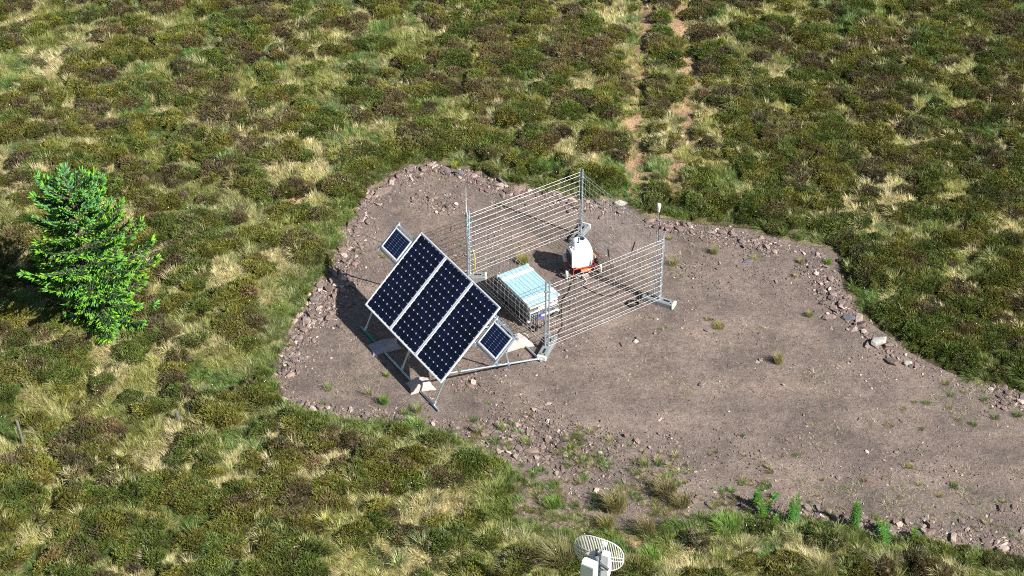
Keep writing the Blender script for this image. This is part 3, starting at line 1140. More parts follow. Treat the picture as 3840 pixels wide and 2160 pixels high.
MB().box((-0.275, -0.06, 1.035), (0.05, 0.06, 0.07), None, 0.01).build('bracket', M['ring'], lid)
# the window on top, its ring and wiper
wc = Vector((0.03, 0.03, 1.20))
MB().tube([wc + Vector((0, 0, -0.02)), wc + Vector((0, 0, 0.016))], [0.088, 0.080], 24).build('window_ring', M['white'], lid, 40)
MB().tube([wc + Vector((0, 0, 0.010)), wc + Vector((0, 0, 0.019))], 0.068, 24).build('window', M['lens'], lid, 40)
MB().box((-0.115, -0.06, 1.185), (0.055, 0.05, 0.04), Matrix.Rotation(.5, 3, 'Z'), 0.012).build('wiper_motor', M['dark_grey'], lid)
MB().tube([(-0.10, -0.05, 1.205), (-0.06, 0.06, 1.222), (-0.03, 0.11, 1.22)], [0.009, 0.007, 0.004], 6).build('wiper', M['dark_grey'], lid)
# seam of the access door
MB().tube([(0.13, -0.262, 0.74), (0.15, -0.2635, 0.74), (0.165, -0.264, 0.71), (0.175, -0.262, 0.48)], 0.0035, 5).build('door_seam', M['ring'], lid)
# red tube frame
fr = [(-0.30, -0.27), (0.32, -0.27), (0.33, 0.24), (-0.30, 0.24)]
for a, b in zip(fr, fr[1:] + fr[:1]):
    MB().tube([(*a, 0.385), (*b, 0.385)], 0.018, 8).build('frame_tube', M['red'], lid, 40)
for a in fr:
    MB().tube([(*a, 0.40), (a[0] * 1.06, a[1] * 1.06, 0.34), (a[0] * 1.10, a[1] * 1.10, 0.20)], 0.017, 8).build('frame_tube', M['red'], lid, 40)
# three legs with pale boots, plus the plumbing under the front
for (x, y) in ((-0.47, -0.17), (0.50, -0.21), (0.02, 0.52)):
    d = Vector((x, y, 0)).normalized()
    MB().tube([d * 0.20 + Vector((0, 0, 0.36)), d * 0.40 + Vector((0, 0, 0.33)), Vector((x, y, 0.27)), Vector((x, y, 0.02))], [0.035, 0.032, 0.03, 0.026], 10).build('leg', M['black'], lid, 50)
    MB().tube([(x, y, 0.30), (x, y, 0.28), (x, y, 0.10), (x, y, 0.085)], [0.030, 0.042, 0.046, 0.03], 12).build('boot', M['white'], lid, 50)
    MB().tube([(x, y, 0.085), (x, y, 0.035)], 0.038, 10).build('boot_pad', M['yellow_pad'], lid, 50)
    MB().tube([(x, y, 0.03), (x, y, 0.0)], [0.055, 0.07], 12).build('foot', M['black'], lid, 40)
MB().tube([(-0.10, -0.24, 0.25), (-0.09, -0.24, 0.25), (0.19, -0.24, 0.25), (0.20, -0.24, 0.25)], [0.03, 0.062, 0.062, 0.03], 14).build('orange_tank', M['orange'], lid, 40)
MB().box((0.0, 0.0, 0.30), (0.42, 0.36, 0.12), None, 0.02).build('underside_box', M['black'], lid)
MB().tube([(0.20, -0.22, 0.24), (0.30, -0.20, 0.23), (0.36, -0.12, 0.20)], 0.03, 8).build('hose', M['black'], lid, 40)
ring_ = [(-0.19 + 0.065 * math.cos(t), -0.33, 0.13 + 0.065 * math.sin(t)) for t in np.linspace(0, 2 * math.pi, 17)]
MB().tube(ring_, 0.010, 6).build('ring_handle', M['silver'], lid, 40)
MB().tube([(-0.19, -0.30, 0.13), (-0.19, -0.345, 0.13)], 0.05, 12).build('gauge', M['dark_grey'], lid, 40)
for i in range(5):
    MB().tube([(-0.07 + 0.04 * i, -0.28, 0.14 + 0.02 * (i % 2)), (-0.06 + 0.04 * i, -0.38, 0.10 + 0.02 * ((i + 1) % 2))], 0.02, 8).build('connector', M['silver'], lid, 40)
MB().tube([(-0.05, -0.3, 0.12), (0.0, -0.42, 0.05), (-0.02, -0.5, 0.02), (-0.1, -.55, 0.015)], 0.016, 6).build('lead', M['silver'], lid)
MB().box((-0.40, 0.18, 0.52), (0.09, 0.14, 0.26), None, 0.02).build('side_box', M['case_alu'], lid)
MB().tube([(-0.42, 0.18, 0.40), (-0.43, 0.08, 0.30), (-0.40, -0.02, 0.22)], 0.016, 6).build('frame_tube', M['red'], lid)
MB().tube([(0.30, 0.24, 0.52), (0.38, 0.20, 0.50), (0.44, 0.10, 0.42), (0.46, 0.02, 0.30)], [0.03, 0.034, 0.03, 0.022], 8).build('orange_strap', M['orange'], lid, 40)
MB().box((0.45, -0.02, 0.30), (0.09, 0.14, 0.16), None, 0.02).build('battery', M['black'], lid)

# two thin black rods standing inside the fence
for (tx_, bx_, label) in ((((2380.7, 907.5)), (2333, 1054), 'thin black rod leaning inside the fence, the one nearer the sensor mast'), (((2279.6, 935)), (2296, 1040), 'thin black rod leaning inside the fence, the one nearer the white instrument')):
    b = G(*bx_, 0.0)
    # top: height found for a rod leaning sideways only
    t = G(*tx_, 0.85)
    k = 0.85
    for _ in range(12):
        t = G(*tx_, k)
        k += (b.y - t.y) * -0.4 * 0 + (0.0)
    hgt = (bx_[1] - tx_[1]) / 118.0
    t = G(*tx_, hgt)
    root = empty('black_rod', b)
    d = t - b
    MB().tube([(0, 0, 0), d * 0.76], 0.005, 6).build('thin_rod', M['black'], root)
    MB().tube([d * 0.74, d], 0.017, 8).build('grip', M['black'], root)
    tag(root, label, 'rod', 'black rods inside the fence')


# ------------------------------------------------------------------ grid dish on its mast (bottom edge of the photo)
DH = 2.36
dc = G(2243, 2076, DH)
mb_pos = G(2262, 2110, 2.2)
DM = Vector((dc.x - 0.03, dc.y - 0.24, 0))
dish = empty('grid_dish_mast', DM)
tag(dish, 'white grid dish antenna with two white boxes on a grey mast', 'dish antenna')
MB().tube([(0.0, 0, -0.1), (0.0, 0, 2.50)], 0.038, 12).build('mast', M['galv'], dish, 40)
MB().tube([(0.075, -0.03, -0.1), (0.075, -0.03, 2.44)], 0.022, 8).build('conduit', M['galv_dull'], dish, 40)
for z in (2.22, 1.75):
    MB().box((0.06, -0.01, z), (0.28, 0.11, 0.05), None, 0.01).build('bracket', M['galv_dull'], dish)
DYAW = R(-24)
Rd = Matrix.Rotation(DYAW, 3, 'Z') @ Matrix.Rotation(R(-10), 3, 'X')
DCN = Vector((0.03, 0.24, DH))


def dpnt(a, b):
    """point of the paraboloid; a across, b up; it opens away from the mast (+y)"""
    return DCN + Rd @ Vector((a, 0.42 * (a * a) + 0.42 * b * b - 0.06, b))


DA, DB = 0.52, 0.37
rim = []
for k in range(49):
    t = 2 * math.pi * k / 48
    rim.append(dpnt(DA * math.copysign(abs(math.cos(t)) ** 0.85, math.cos(t)), DB * math.copysign(abs(math.sin(t)) ** 0.85, math.sin(t))))
MB().tube(rim, 0.011, 6).build('rim', M['white'], dish, 60)
nb = 31
for i in range(nb):
    a = -DA + 2 * DA * (i + .5) / nb
    hb = DB * (max(0, 1 - (abs(a) / DA) ** (2 / .85))) ** (.85 / 2)
    MB().tube([dpnt(a, hb * t) for t in (-1, -.6, -.2, .2, .6, 1)], 0.0062, 5).build('grid_bar', M['white'], dish, 60)
for b in (-0.055, 0.03):
    MB().tube([dpnt(DA * t * 0.985, b) for t in np.linspace(-1, 1, 15)], 0.010, 6).build('cross_bar', M['white'], dish, 60)
MB().tube([dpnt(0, -0.05), dpnt(0, 0) + Rd @ Vector((0, 0.20, 0.02)), dpnt(0, 0) + Rd @ Vector((0, 0.36, 0.03))], 0.02, 8).build('feed_arm', M['galv_dull'], dish, 40)
MB().box(dpnt(0, 0) + Rd @ Vector((0, 0.38, 0.03)), (0.12, 0.06, 0.10), Rd, 0.012).build('feed_head', M['white'], dish)
for s in (-1, 1):
    c0 = dpnt(0, 0.0) + Rd @ Vector((0, -0.05, 0))
    tri = [Vector((0, 0, 0.17)), Vector((s * 0.22, 0, 0.02)), Vector((s * 0.02, 0, -0.13))]
    mb = MB()
    mb.loft([[c0 + Rd @ (p + Vector((0, off, 0))) for p in (tri if s > 0 else tri[::-1])] for off in (0, -0.012)])
    mb.build('mount_plate', M['white'], dish)
MB().tube([c0 + Rd @ Vector((0.01, -0.03, 0.20)), c0 + Rd @ Vector((0.02, -0.05, 0.05)), Vector((0, 0, 2.34))], 0.022, 8).build('tilt_bracket', M['dark_grey'], dish)
MB().tube([Vector((-0.08, 0.02, 2.14)), Vector((-0.02, 0.06, 2.30)), Vector((0.02, 0.1, 2.40))], 0.026, 8).build('feed_cable', M['white'], dish)
# pale green fronted box on the left, plain white box on the right
bx = MB().box((-0.15, -0.12, 2.28), (0.29, 0.20, 0.42), Matrix.Rotation(R(-30), 3, 'Z'), 0.015).build('junction_box', M['white_box'], dish)
lidm = Matrix.Rotation(R(-30), 3, 'Z')
MB().box(Vector((-0.15, -0.12, 2.28)) + lidm @ Vector((0, -0.108, 0)), (0.285, 0.020, 0.40), lidm, 0.008).build('box_cover', M['pale_green'], bx)
MB().box((-0.15, -0.12, 2.50), (0.30, 0.10, 0.016), lidm, 0.005).build('box_flange', M['white_box'], bx)
MB().box((0.175, 0.04, 2.27), (0.17, 0.15, 0.62), Matrix.Rotation(R(-24), 3, 'Z'), 0.015).build('radio_box', M['white_box'], dish)
MB().tube([(0.07, -0.09, 2.40), (0.22, -0.16, 2.32)], 0.03, 8).build('connector', M['dark_grey'], dish, 40)

# ------------------------------------------------------------------ wooden stakes
for (t, b, r, label) in (((62, 1576), (83, 1652), 0.036, 'tall weathered wooden stake leaning in the grass at the picture edge'), ((660, 1543), (668, 1572), 0.045, 'short weathered stake stub in the grass below the pad')):
    B = G(*b, 0.15)
    h = (b[1] - t[1]) / 118.0 * 1.05
    T = G(*t, 0.15 + h)
    mb = MB()
    d = T - B
    mb.tube([-d * 0.3, d * 0.5, d * 0.985, d], [r * 1.05, r, r * 0.95, r * 0.8], 9)
    o = mb.build('wooden_stake', M['wood'], None, 40)
    o.location = B
    tag(o, label, 'stake')


# ------------------------------------------------------------------ stones
def rock_mesh(name, seed, m, flat=0.5, n=16):
    import bmesh
    rnd = random.Random(seed)
    bm = bmesh.new()
    for _ in range(n):
        v = Vector((rnd.gauss(0, 1), rnd.gauss(0, 1), rnd.gauss(0, 1))).normalized()
        v = Vector((v.x, v.y * 0.75, v.z * flat))
        # a slabby stone: clip the top and bottom
        v.z = max(-flat * .6, min(flat * .62, v.z * 1.3))
        bm.verts.new(v * rnd.uniform(0.82, 1.05) * 0.5)
    r = bmesh.ops.convex_hull(bm, input=bm.verts)
    bmesh.ops.delete(bm, geom=[g for g in r['geom_interior'] if isinstance(g, bmesh.types.BMVert)], context='VERTS')
    bmesh.ops.bevel(bm, geom=list(bm.edges), offset=0.022, segments=1, affect='EDGES', profile=0.5, clamp_overlap=True) if name == 'big' else None
    me = bpy.data.meshes.new('stone')
    bm.to_mesh(me)
    bm.free()
    me.materials.append(m)
    return me


ROCKS = [rock_mesh('stone', 100 + i, M['stone'], random.Random(i).uniform(0.35, 0.75), 17) for i in range(14)]

# rubble rim: photo stretches (2576-wide px polyline), half width in m, stones per metre, size scale
RIM = [
    ([(1065, 420), (1000, 440), (950, 470), (910, 505), (890, 545)], 0.42, 50, 1.0),
    ([(890, 545), (862, 590), (858, 640), (845, 680)], 0.50, 60, 0.95),
    ([(845, 680), (815, 720), (790, 765), (760, 810)], 0.75, 92, 1.1),
    ([(760, 810), (728, 855), (708, 905), (702, 950)], 0.42, 46, 1.0),
    ([(702, 950), (715, 990), (750, 1020)], 0.15, 12, 0.9),
    ([(750, 1020), (830, 1035), (920, 1055), (1000, 1055)], 0.20, 26, 0.95),
    ([(1000, 1055), (1090, 1070), (1180, 1090)], 0.20, 14, 0.9),
    ([(1180, 1085), (1240, 1110), (1300, 1140), (1380, 1170)], 0.75, 70, 0.9),
    ([(1280, 1090), (1420, 1120), (1500, 1180)], 0.80, 46, 0.8),
    ([(1065, 418), (1110, 425), (1160, 430), (1210, 448)], 0.34, 40, 1.0),
    ([(1210, 450), (1270, 470), (1330, 480), (1400, 495)], 0.34, 40, 1.1),
    ([(1400, 497), (1470, 512), (1530, 515), (1575, 525)], 0.30, 38, 1.0),
    ([(1630, 555), (1690, 568), (1750, 575), (1810, 585)], 0.34, 44, 0.95),
    ([(1810, 580), (1860, 600), (1910, 612), (1960, 618)], 0.36, 46, 0.95),
    ([(1960, 615), (2040, 630), (2085, 645)], 0.22, 16, 0.8),
    ([(2040, 655), (2075, 690), (2090, 720)], 0.34, 26, 0.95),
    ([(2085, 720), (2110, 760), (2125, 790)], 0.36, 40, 1.15),
    ([(2125, 790), (2170, 830), (2210, 870), (2260, 905)], 0.25, 11, 1.35),
    ([(2260, 905), (2350, 935), (2440, 970)], 0.25, 9, 0.8),
    ([(2490, 980), (2540, 990), (2600, 1005), (2700, 1035)], 0.42, 46, 1.0),
    ([(1780, 1275), (1900, 1275), (2000, 1290)], 0.35, 14, 0.9),
    ([(2000, 1290), (2130, 1305), (2240, 1335)], 0.28, 20, 0.95),
    ([(2240, 1340), (2360, 1345), (2480, 1375), (2600, 1400)], 0.38, 34, 1.0),
    ([(2480, 1290), (2560, 1320), (2620, 1350)], 0.6, 14, 0.8),
    ([(1040, 500), (1100, 515), (1150, 525)], 0.40, 36, 0.85),
    ([(1230, 520), (1320, 505), (1420, 515)], 0.5, 12, 0.7),
    ([(1150, 950), (1180, 975), (1200, 955)], 0.42, 40, 0.72),
    ([(1560, 850), (1600, 860), (1660, 850)], 0.4, 16, 0.7),
    ([(1480, 860), (1400, 890)], 0.6, 8, 0.5),
    ([(1850, 640), (1950, 680), (2030, 720)], 0.7, 9, 0.7),
    ([(1500, 1090), (1600, 1110), (1700, 1100)], 0.8, 10, 0.75),
    ([(1400, 1180), (1500, 1220), (1600, 1240), (1750, 1265)], 0.9, 30, 0.7),
    ([(1750, 820), (1900, 900), (2050, 960)], 1.6, 9, 0.6),
    ([(1900, 1050), (2100, 1120), (2300, 1150)], 1.6, 10, 0.6),
]
SECT = ['angular reddish stone in the rim corner above the upper small solar panel', 'angular reddish stone in the rim left of the upper small solar panel', 'angular reddish stone in the broad rubble heap between spruce and solar array', 'reddish stone in the rim between the spruce and the shaded sandbag',
        'flat stone in the thin rim at the lower left pad corner', 'angular stone in the rubble along the lower left pad edge', 'angular stone at the pad edge just below the array rail end', 'angular stone in the wide lower rubble above the heather tongue', 'loose stone at the inner side of the wide lower rubble',
        'angular stone in the top rim left of the whip aerial', 'angular stone in the top rim seen through the back fence', 'angular stone in the top rim by the tall back fence corner', 'angular stone in the rim just right of the sensor mast', 'angular stone in the thick upper right rim past the sensor mast',
        'small stone along the thin upper right rim', 'stone near the upper right pad corner', 'angular stone in the thick rubble above the pinkish slab', 'large stone along the edge beside the pale lichened boulder', 'small stone along the right heather edge', 'dark stone in the rubble bank at the right picture edge',
        'stone among the leafy plants at the lower pad edge', 'flat stone at the lower edge right of the leafy plants', 'flat stone in the lower right rubble edge', 'loose stone at the lower right of the gravel', 'stone of the small heap behind the large solar panels', 'small stone inside the back of the fence',
        'stone of the small heap beside the array front corner', 'small stone of the sparse patch below the front fence', 'small stone between front fence and array', 'small loose stone on the gravel right of the fence', 'small loose stone on the gravel above the weeds', 'loose stone in the weeds above the rush tussocks',
        'loose stone out on the middle of the open gravel', 'loose stone out on the lower open gravel']
stones = []


rs = np.random.default_rng(21)
for ri, (pl, hw, dens, szs) in enumerate(RIM):
    w = [G(x * K, y * K, 0.0) for x, y in pl]
    for a, b in zip(w[:-1], w[1:]):
        L = (b - a).length
        nrm = Vector((-(b - a).y, (b - a).x, 0)).normalized()
        if ri < 24:
            mid_ = (a + b) / 2
            if pad_sdf(np.array([mid_.x + nrm.x * .2]), np.array([mid_.y + nrm.y * .2]))[0] > pad_sdf(np.array([mid_.x - nrm.x * .2]), np.array([mid_.y - nrm.y * .2]))[0]:
                nrm = -nrm
        for _ in range(int(dens * L * 1.25)):
            t = rs.random()
            off = rs.normal(0.25, 0.55) * hw if ri < 24 else rs.normal(0, 0.5) * hw
            p = a + (b - a) * t + nrm * off
            sz = (0.055 + 0.24 * rs.random() ** 3.2) * szs * (1 - 0.35 * min(1, abs(off) / (hw * 1.4)))
            stones.append((p.x, p.y, sz, ri))
SA = np.array(stones)
sd = pad_sdf(SA[:, 0], SA[:, 1])
keep = sd < 0.12
SA = SA[keep]
order = np.argsort(-SA[:, 2])
# thin the big ones so that they do not pile into each other
chosen, rest = [], []
for i in order:
    x, y, s = SA[i, :3]
    ok = all((x - c[0]) ** 2 + (y - c[1]) ** 2 > (0.40 * (s + c[2])) ** 2 for c in chosen)
    if ok and len(chosen) < 288 and s > 0.1:
        chosen.append((x, y, s, int(SA[i, 3])))
    else:
        rest.append(i)
for k, (x, y, s, ri) in enumerate(chosen):
    o = link('stone', ROCKS[k % len(ROCKS)])
    asp = rs.uniform(0.8, 1.25)
    o.scale = (s * 1.15 * asp, s * 1.15 / asp, s * rs.uniform(0.75, 1.15))
    o.rotation_euler = (rs.normal(0, 0.22), rs.normal(0, 0.22), rs.uniform(0, 6.28))
    o.location = (x, y, s * (0.03 if ri in (7, 8, 31, 32, 33, 29, 30) else 0.10))
    tag(o, SECT[ri], 'stone', 'stones: ' + SECT[ri])
RS = SA[rest]
# special stones one can point to
for (px, py, s, sx, sy, sz, m, lab, rz) in (
        (3292, 1285, 0.42, 1.0, .75, .8, 'stone_pale', 'large pale lichened boulder at the pad edge by the heather', 0.4),
        (1437, 719, 0.52, 1.0, .8, .35, 'stone_slab', 'largest flat brown slab in the rubble rim below the moor grass', 0.6),
        (1720, 650, 0.26, 1, .9, .8, 'stone_dark', 'rounded dark slate stone beside yellow flowers in the top rim', 0.2),
        (2330, 762, 0.36, 1, .6, .5, 'stone_pale', 'long pale stone behind the right hand fence panel', 0.05),
        (3110, 1190, 0.33, 1, .75, .45, 'stone', 'broad pinkish slab at the pad edge next to a blue-grey stone', 0.1),
        (3185, 1192, 0.36, 1, .6, .4, 'stone_dark', 'flat blue-grey stone at the pad edge next to a pinkish slab', -0.1),
        (3345, 1357, 0.33, 1, .7, .6, 'stone', 'tilted reddish block just below the pale lichened boulder', -0.6),
        (3404, 1363, 0.19, 1, .9, .8, 'stone_pale', 'small round white stone below the tilted reddish block', 0),
        (2805, 977, 0.30, 1, .6, .3, 'stone_dark', 'flat bluish slab on the gravel beside a tiny yellow plant', 0.2),
        (2632, 1441, 0.16, 1, .8, .8, 'stone', 'blocky pinkish stone alone on the open gravel', 0.3),
        (1620, 740, 0.30, 1, .6, .45, 'stone', 'pale brown slab in the small rubble heap behind the panels', -0.3),
        (2112, 1672, 0.34, 1, .7, .45, 'stone', 'large flat pinkish stone among weeds in the lower rubble', 0.2),
        (1995, 1692, 0.34, 1, .55, .4, 'stone', 'long flat stone in the lower rubble beside a grass tuft', 0.0),
        (1925, 1630, 0.32, 1, .6, .4, 'stone', 'oblong flat stone at the upper side of the lower rubble', 0.0)):
    o = link('stone', rock_mesh('big', int(px), M[m], 0.8, 26))
    o.scale = (s * 1.2 * sx, s * 1.2 * sy, s * 1.2 * sz)
    o.rotation_euler = (0.12, -0.1, rz)
    p = G(px, py, 0.03)
    o.location = (p.x, p.y, s * sz * .22)
    tag(o, lab, 'stone', 'stones on and around the pad')

# rest of the rubble and the small gravel: real stones, one object each
nR = len(RS)
ex = []
for ri, (pl, hw, dens, szs) in enumerate(RIM):
    w = [G(x * K, y * K, 0.0) for x, y in pl]
    for a, b in zip(w[:-1], w[1:]):
        n = int((b - a).length * dens * 4.5)
        t = rs.random(n)
        nrm = np.array([-(b - a).y, (b - a).x]) / (b - a).length
        if ri < 24:
            mid_ = (a + b) / 2
            if pad_sdf(np.array([mid_.x + nrm[0] * .2]), np.array([mid_.y + nrm[1] * .2]))[0] > pad_sdf(np.array([mid_.x - nrm[0] * .2]), np.array([mid_.y - nrm[1] * .2]))[0]:
                nrm = -nrm
        off = rs.normal(0.3 if ri < 24 else 0, 0.6, n) * hw
        P = np.array([a.x, a.y]) + t[:, None] * np.array([(b - a).x, (b - a).y]) + off[:, None] * nrm
        ex.append(np.column_stack([P, rs.uniform(0.025, 0.085, n) * szs]))
ex = np.concatenate(ex)
ex = ex[pad_sdf(ex[:, 0], ex[:, 1]) < 0.10]
allr = np.concatenate([RS[:, :3], ex])
n = len(allr)
P = np.column_stack([allr[:, :2], allr[:, 2] * 0.07])
asp = rs.uniform(0.75, 1.3, n)
scatter('rubble', P, np.column_stack([rs.normal(0, .3, n), rs.normal(0, .3, n), rs.uniform(0, 6.28, n)]),
        np.column_stack([allr[:, 2] * 1.15 * asp, allr[:, 2] * 1.15 / asp, allr[:, 2] * rs.uniform(.8, 1.2, n)]),
        rs.integers(0, len(ROCKS), n), np.ones((n, 3)), ROCKS, 'broken reddish rubble banked around the edge of the gravel pad', 'rubble')
n = 70000
x = rs.uniform(-10, 17, n)
y = rs.uniform(-9, 12, n)
w = fbm(x, y, 1.3, 61, 3)
d = pad_sdf(x, y)
k = (d < 0.05) & (rs.random(n) < 0.16 + 0.9 * sstep(.42, .7, w))
x, y = x[k], y[k]
n = len(x)
s = 0.014 + 0.065 * rs.random(n) ** 2.6
scatter('gravel_pebbles', np.column_stack([x, y, s * .1]), np.column_stack([rs.normal(0, .3, n), rs.normal(0, .3, n), rs.uniform(0, 6.28, n)]),
        np.column_stack([s * 1.2, s, s]), rs.integers(0, len(ROCKS), n), np.ones((n, 3)), ROCKS, 'small loose pebbles scattered over the brown gravel', 'pebbles')


# ------------------------------------------------------------------ grass and heather pieces
def blades(n, hmin, hmax, rad, wid, lean, bias, seed, segs=3, droop=0.9, stiff=False, cols=None):
    """a clump of curved tapering grass blades -> V, F, leaf colours"""
    r = np.random.default_rng(seed)
    ang = r.uniform(0, 2 * np.pi, n)
    rr = rad * np.sqrt(r.random(n))
    base = np.column_stack([rr * np.cos(ang), rr * np.sin(ang), np.zeros(n)])
    h = r.uniform(hmin, hmax, n)
    out = np.column_stack([np.cos(ang + r.normal(0, .5, n)), np.sin(ang + r.normal(0, .5, n))]) * (lean * r.uniform(0.3, 1.2, n))[:, None]
    out[:, 0] += bias * r.uniform(.5, 1.2, n)
    t = np.linspace(0, 1, segs + 1)
    w = wid * r.uniform(0.7, 1.3, n)
    side = np.column_stack([-out[:, 1], out[:, 0]])
    side = side / (np.linalg.norm(side, axis=1)[:, None] + 1e-6)
    tw = r.uniform(-0.9, 0.9, n)
    V = []
    for k_, tk in enumerate(t):
        horiz = out * (h * (0.35 * tk + 0.65 * tk * tk))[:, None]
        z = h * (tk - droop * 0.5 * tk ** 2.2 * np.clip(np.linalg.norm(out, axis=1), 0, 1.2))
        c = base + np.column_stack([horiz, z])
        ww = w * (1 - tk) ** 0.6
        sv = np.column_stack([side * (ww * np.cos(tw))[:, None], ww * np.sin(tw) * 0.5])
        V.append(c + sv)
        V.append(c - sv)
    V = np.stack(V, 1)                                    # n, 2*(segs+1), 3
    m = V.shape[1]
    F = []
    for k_ in range(segs):
        F.append(np.array([2 * k_, 2 * k_ + 1, 2 * k_ + 3, 2 * k_ + 2]))
    F = (np.arange(n)[:, None, None] * m + np.array(F)[None]).reshape(-1, 4)
    if cols is None:
        lc = np.ones((n, 3)) * r.uniform(0.75, 1.25, n)[:, None]
    else:
        cols = np.array(cols)
        lc = cols[r.integers(0, len(cols), n)] * r.uniform(0.75, 1.25, n)[:, None]
    return V.reshape(-1, 3), F, np.repeat(lc, m, 0)


def heather_piece(seed, n=560, rad=0.20, hgt=0.145):
    r = np.random.default_rng(seed)
    th = r.uniform(0, 2 * np.pi, n)
    u = r.random(n) ** 0.75
    lump = 1 + 0.25 * np.sin(3 * th + seed) + 0.18 * np.sin(5 * th + 2 * seed)
    rr = rad * np.sqrt(u) * lump
    z = hgt * np.sqrt(np.clip(1 - u * 0.92, 0, 1)) * r.uniform(0.55, 1.15, n)
    base = np.column_stack([rr * np.cos(th), rr * np.sin(th), z])
    nrm = np.column_stack([np.cos(th) * np.sqrt(u) * 0.9, np.sin(th) * np.sqrt(u) * 0.9, np.full(n, 0.75)]) + r.normal(0, .28, (n, 3))
    nrm /= np.linalg.norm(nrm, axis=1)[:, None]
    L = r.uniform(0.03, 0.085, n)
    W = r.uniform(0.0045, 0.009, n)
    rnd = r.normal(0, 1, (n, 3))
    a = np.cross(nrm, rnd)
    a /= np.linalg.norm(a, axis=1)[:, None]
    b = np.cross(nrm, a)
    lo = base - nrm * (L * .5)[:, None]
    hi = base + nrm * (L * .6)[:, None]
    mid = base + nrm * (L * .1)[:, None]
    V = np.stack([lo, mid + a * W[:, None], hi, mid - a * W[:, None], lo, mid + b * W[:, None], hi, mid - b * W[:, None]], 1)
    F = (np.arange(n)[:, None, None] * 8 + np.array([[0, 1, 2, 3], [4, 5, 6, 7]])[None]).reshape(-1, 4)
    v = r.uniform(0.6, 1.45, n)
    wd = r.random(n) < .16
    lc = np.column_stack([v * np.where(wd, 1.5, r.uniform(.85, 1.15, n)), v * np.where(wd, 1.02, 1), v * np.where(wd, 1.5, r.uniform(.8, 1.1, n))])
    V = V.reshape(-1, 3)
    lc = np.repeat(lc, 8, 0)
    # woody brown core of the bush, a plain dome added to block light
    k_ = 10
    rings = []
    for zz, q in ((-0.03, 0.74), (0.38 * hgt, .60), (0.68 * hgt, .36)):
        t = np.arange(k_) * 2 * np.pi / k_
        rings.append(np.column_stack([rad * q * np.cos(t), rad * q * np.sin(t), np.full(k_, zz)]))
    D = np.concatenate(rings + [np.array([[0, 0, 0.74 * hgt]])])
    o = len(V)
    f = []
    for q in range(2):
        for i in range(k_):
            j = (i + 1) % k_
            f.append([o + q * k_ + i, o + q * k_ + j, o + (q + 1) * k_ + j, o + (q + 1) * k_ + i])
    for i in range(0, k_, 2):
        f.append([o + 2 * k_ + i, o + 2 * k_ + (i + 1) % k_, o + 2 * k_ + (i + 2) % k_, o + 3 * k_])
    V = np.concatenate([V, D])
    F = np.concatenate([F, np.array(f)])
    lc = np.concatenate([lc, np.tile([[0.62, 0.46, 0.5]], (len(D), 1))])
    return np_mesh('heather_piece', V, F, M['heather'], lc)


HP = [heather_piece(300 + i) for i in range(6)]
GP = []
for i in range(6):
    V, F, c = blades(120, 0.12, 0.36, 0.12, 0.0058, 0.55 + .15 * (i % 3), (0.7, 0.5, 0.35, 0.1, 0.6, 0.0)[i], 400 + i, cols=[(1, 1, 1), (1.3, 1.25, 1.15), (0.62, 0.66, 0.55), (0.85, 1.0, 0.6)])
    GP.append(np_mesh('grass_piece', V, F, M['grass'], c))

# ------------------------------------------------------------------ moor cover
XR, YR = (-19.5, 19.5), (-12.5, 19.5)


def jgrid(st, seed):
    r = np.random.default_rng(seed)
    x, y = np.meshgrid(np.arange(XR[0], XR[1], st), np.arange(YR[0], YR[1], st))
    x = x.ravel() + r.uniform(-.5, .5, x.size) * st
    y = y.ravel() + r.uniform(-.5, .5, y.size) * st
    lim = 12.6 + (y + 12.5) * 0.215                       # a wedge a few metres wider than the view
    k_ = np.abs(x) < lim
    return x[k_], y[k_], r


def lerp(a, b, t):
    return np.asarray(a)[None] * (1 - t)[:, None] + np.asarray(b)[None] * t[:, None]


# weedy tongue along the lower pad edge is half bare
def veg_edge(x, y, d):
    e = 0.10 * (fbm(x, y, 0.8, 71, 2) - .5)
    return d > 0.10 + e


x, y, r = jgrid(0.150, 51)
d = pad_sdf(x, y)
h = heath(x, y)
rm = rut_mask(x, y)
k = veg_edge(x, y, d) & (r.random(len(x)) < (0.05 + 0.90 * h)) & (r.random(len(x)) > rm * 1.5) & (d > 0.16)
x, y, d, h = x[k], y[k], d[k], h[k]
n = len(x)
z = terrain(x, y, d)
g1 = sstep(.38, .62, fbm(x, y, 0.6, 101, 3) + r.normal(0, .05, n))
g2 = sstep(.52, .68, fbm(x, y, 0.65, 103, 3) + r.normal(0, .06, n) + 0.04 * sstep(4, 12, y))
tint = lerp((0.116, 0.126, 0.026), (0.072, 0.106, 0.022), g1)
brown = lerp((0.105, 0.080, 0.042), (0.082, 0.060, 0.052), r.random(n))
tint = tint * (1 - g2 * .68)[:, None] + brown * (g2 * .68)[:, None]
edge = (1 - sstep(.2, 1.3, d))[:, None] * 0.5
tint = tint * (1 - edge) + np.array([[0.085, 0.135, 0.028]]) * edge
tint *= (r.uniform(.62, 1.42, n) * (1 - 0.14 * sstep(3, 9, x)))[:, None]
sc_ = r.uniform(0.55, 1.15, n) * (0.8 + 0.35 * h) * (0.7 + 0.3 * sstep(.1, .7, d))
scatter('heather_cover', np.column_stack([x, y, z - 0.03]), np.column_stack([r.normal(0, .12, n), r.normal(0, .12, n), r.uniform(0, 6.28, n)]),
        np.column_stack([sc_, sc_, sc_ * r.uniform(.8, 1.25, n)]), r.integers(0, 6, n), tint * 1.85 * np.array([[1.03, 1.0, 1.0]]), HP, 'low olive green and brown heather covering the moor', 'heather')

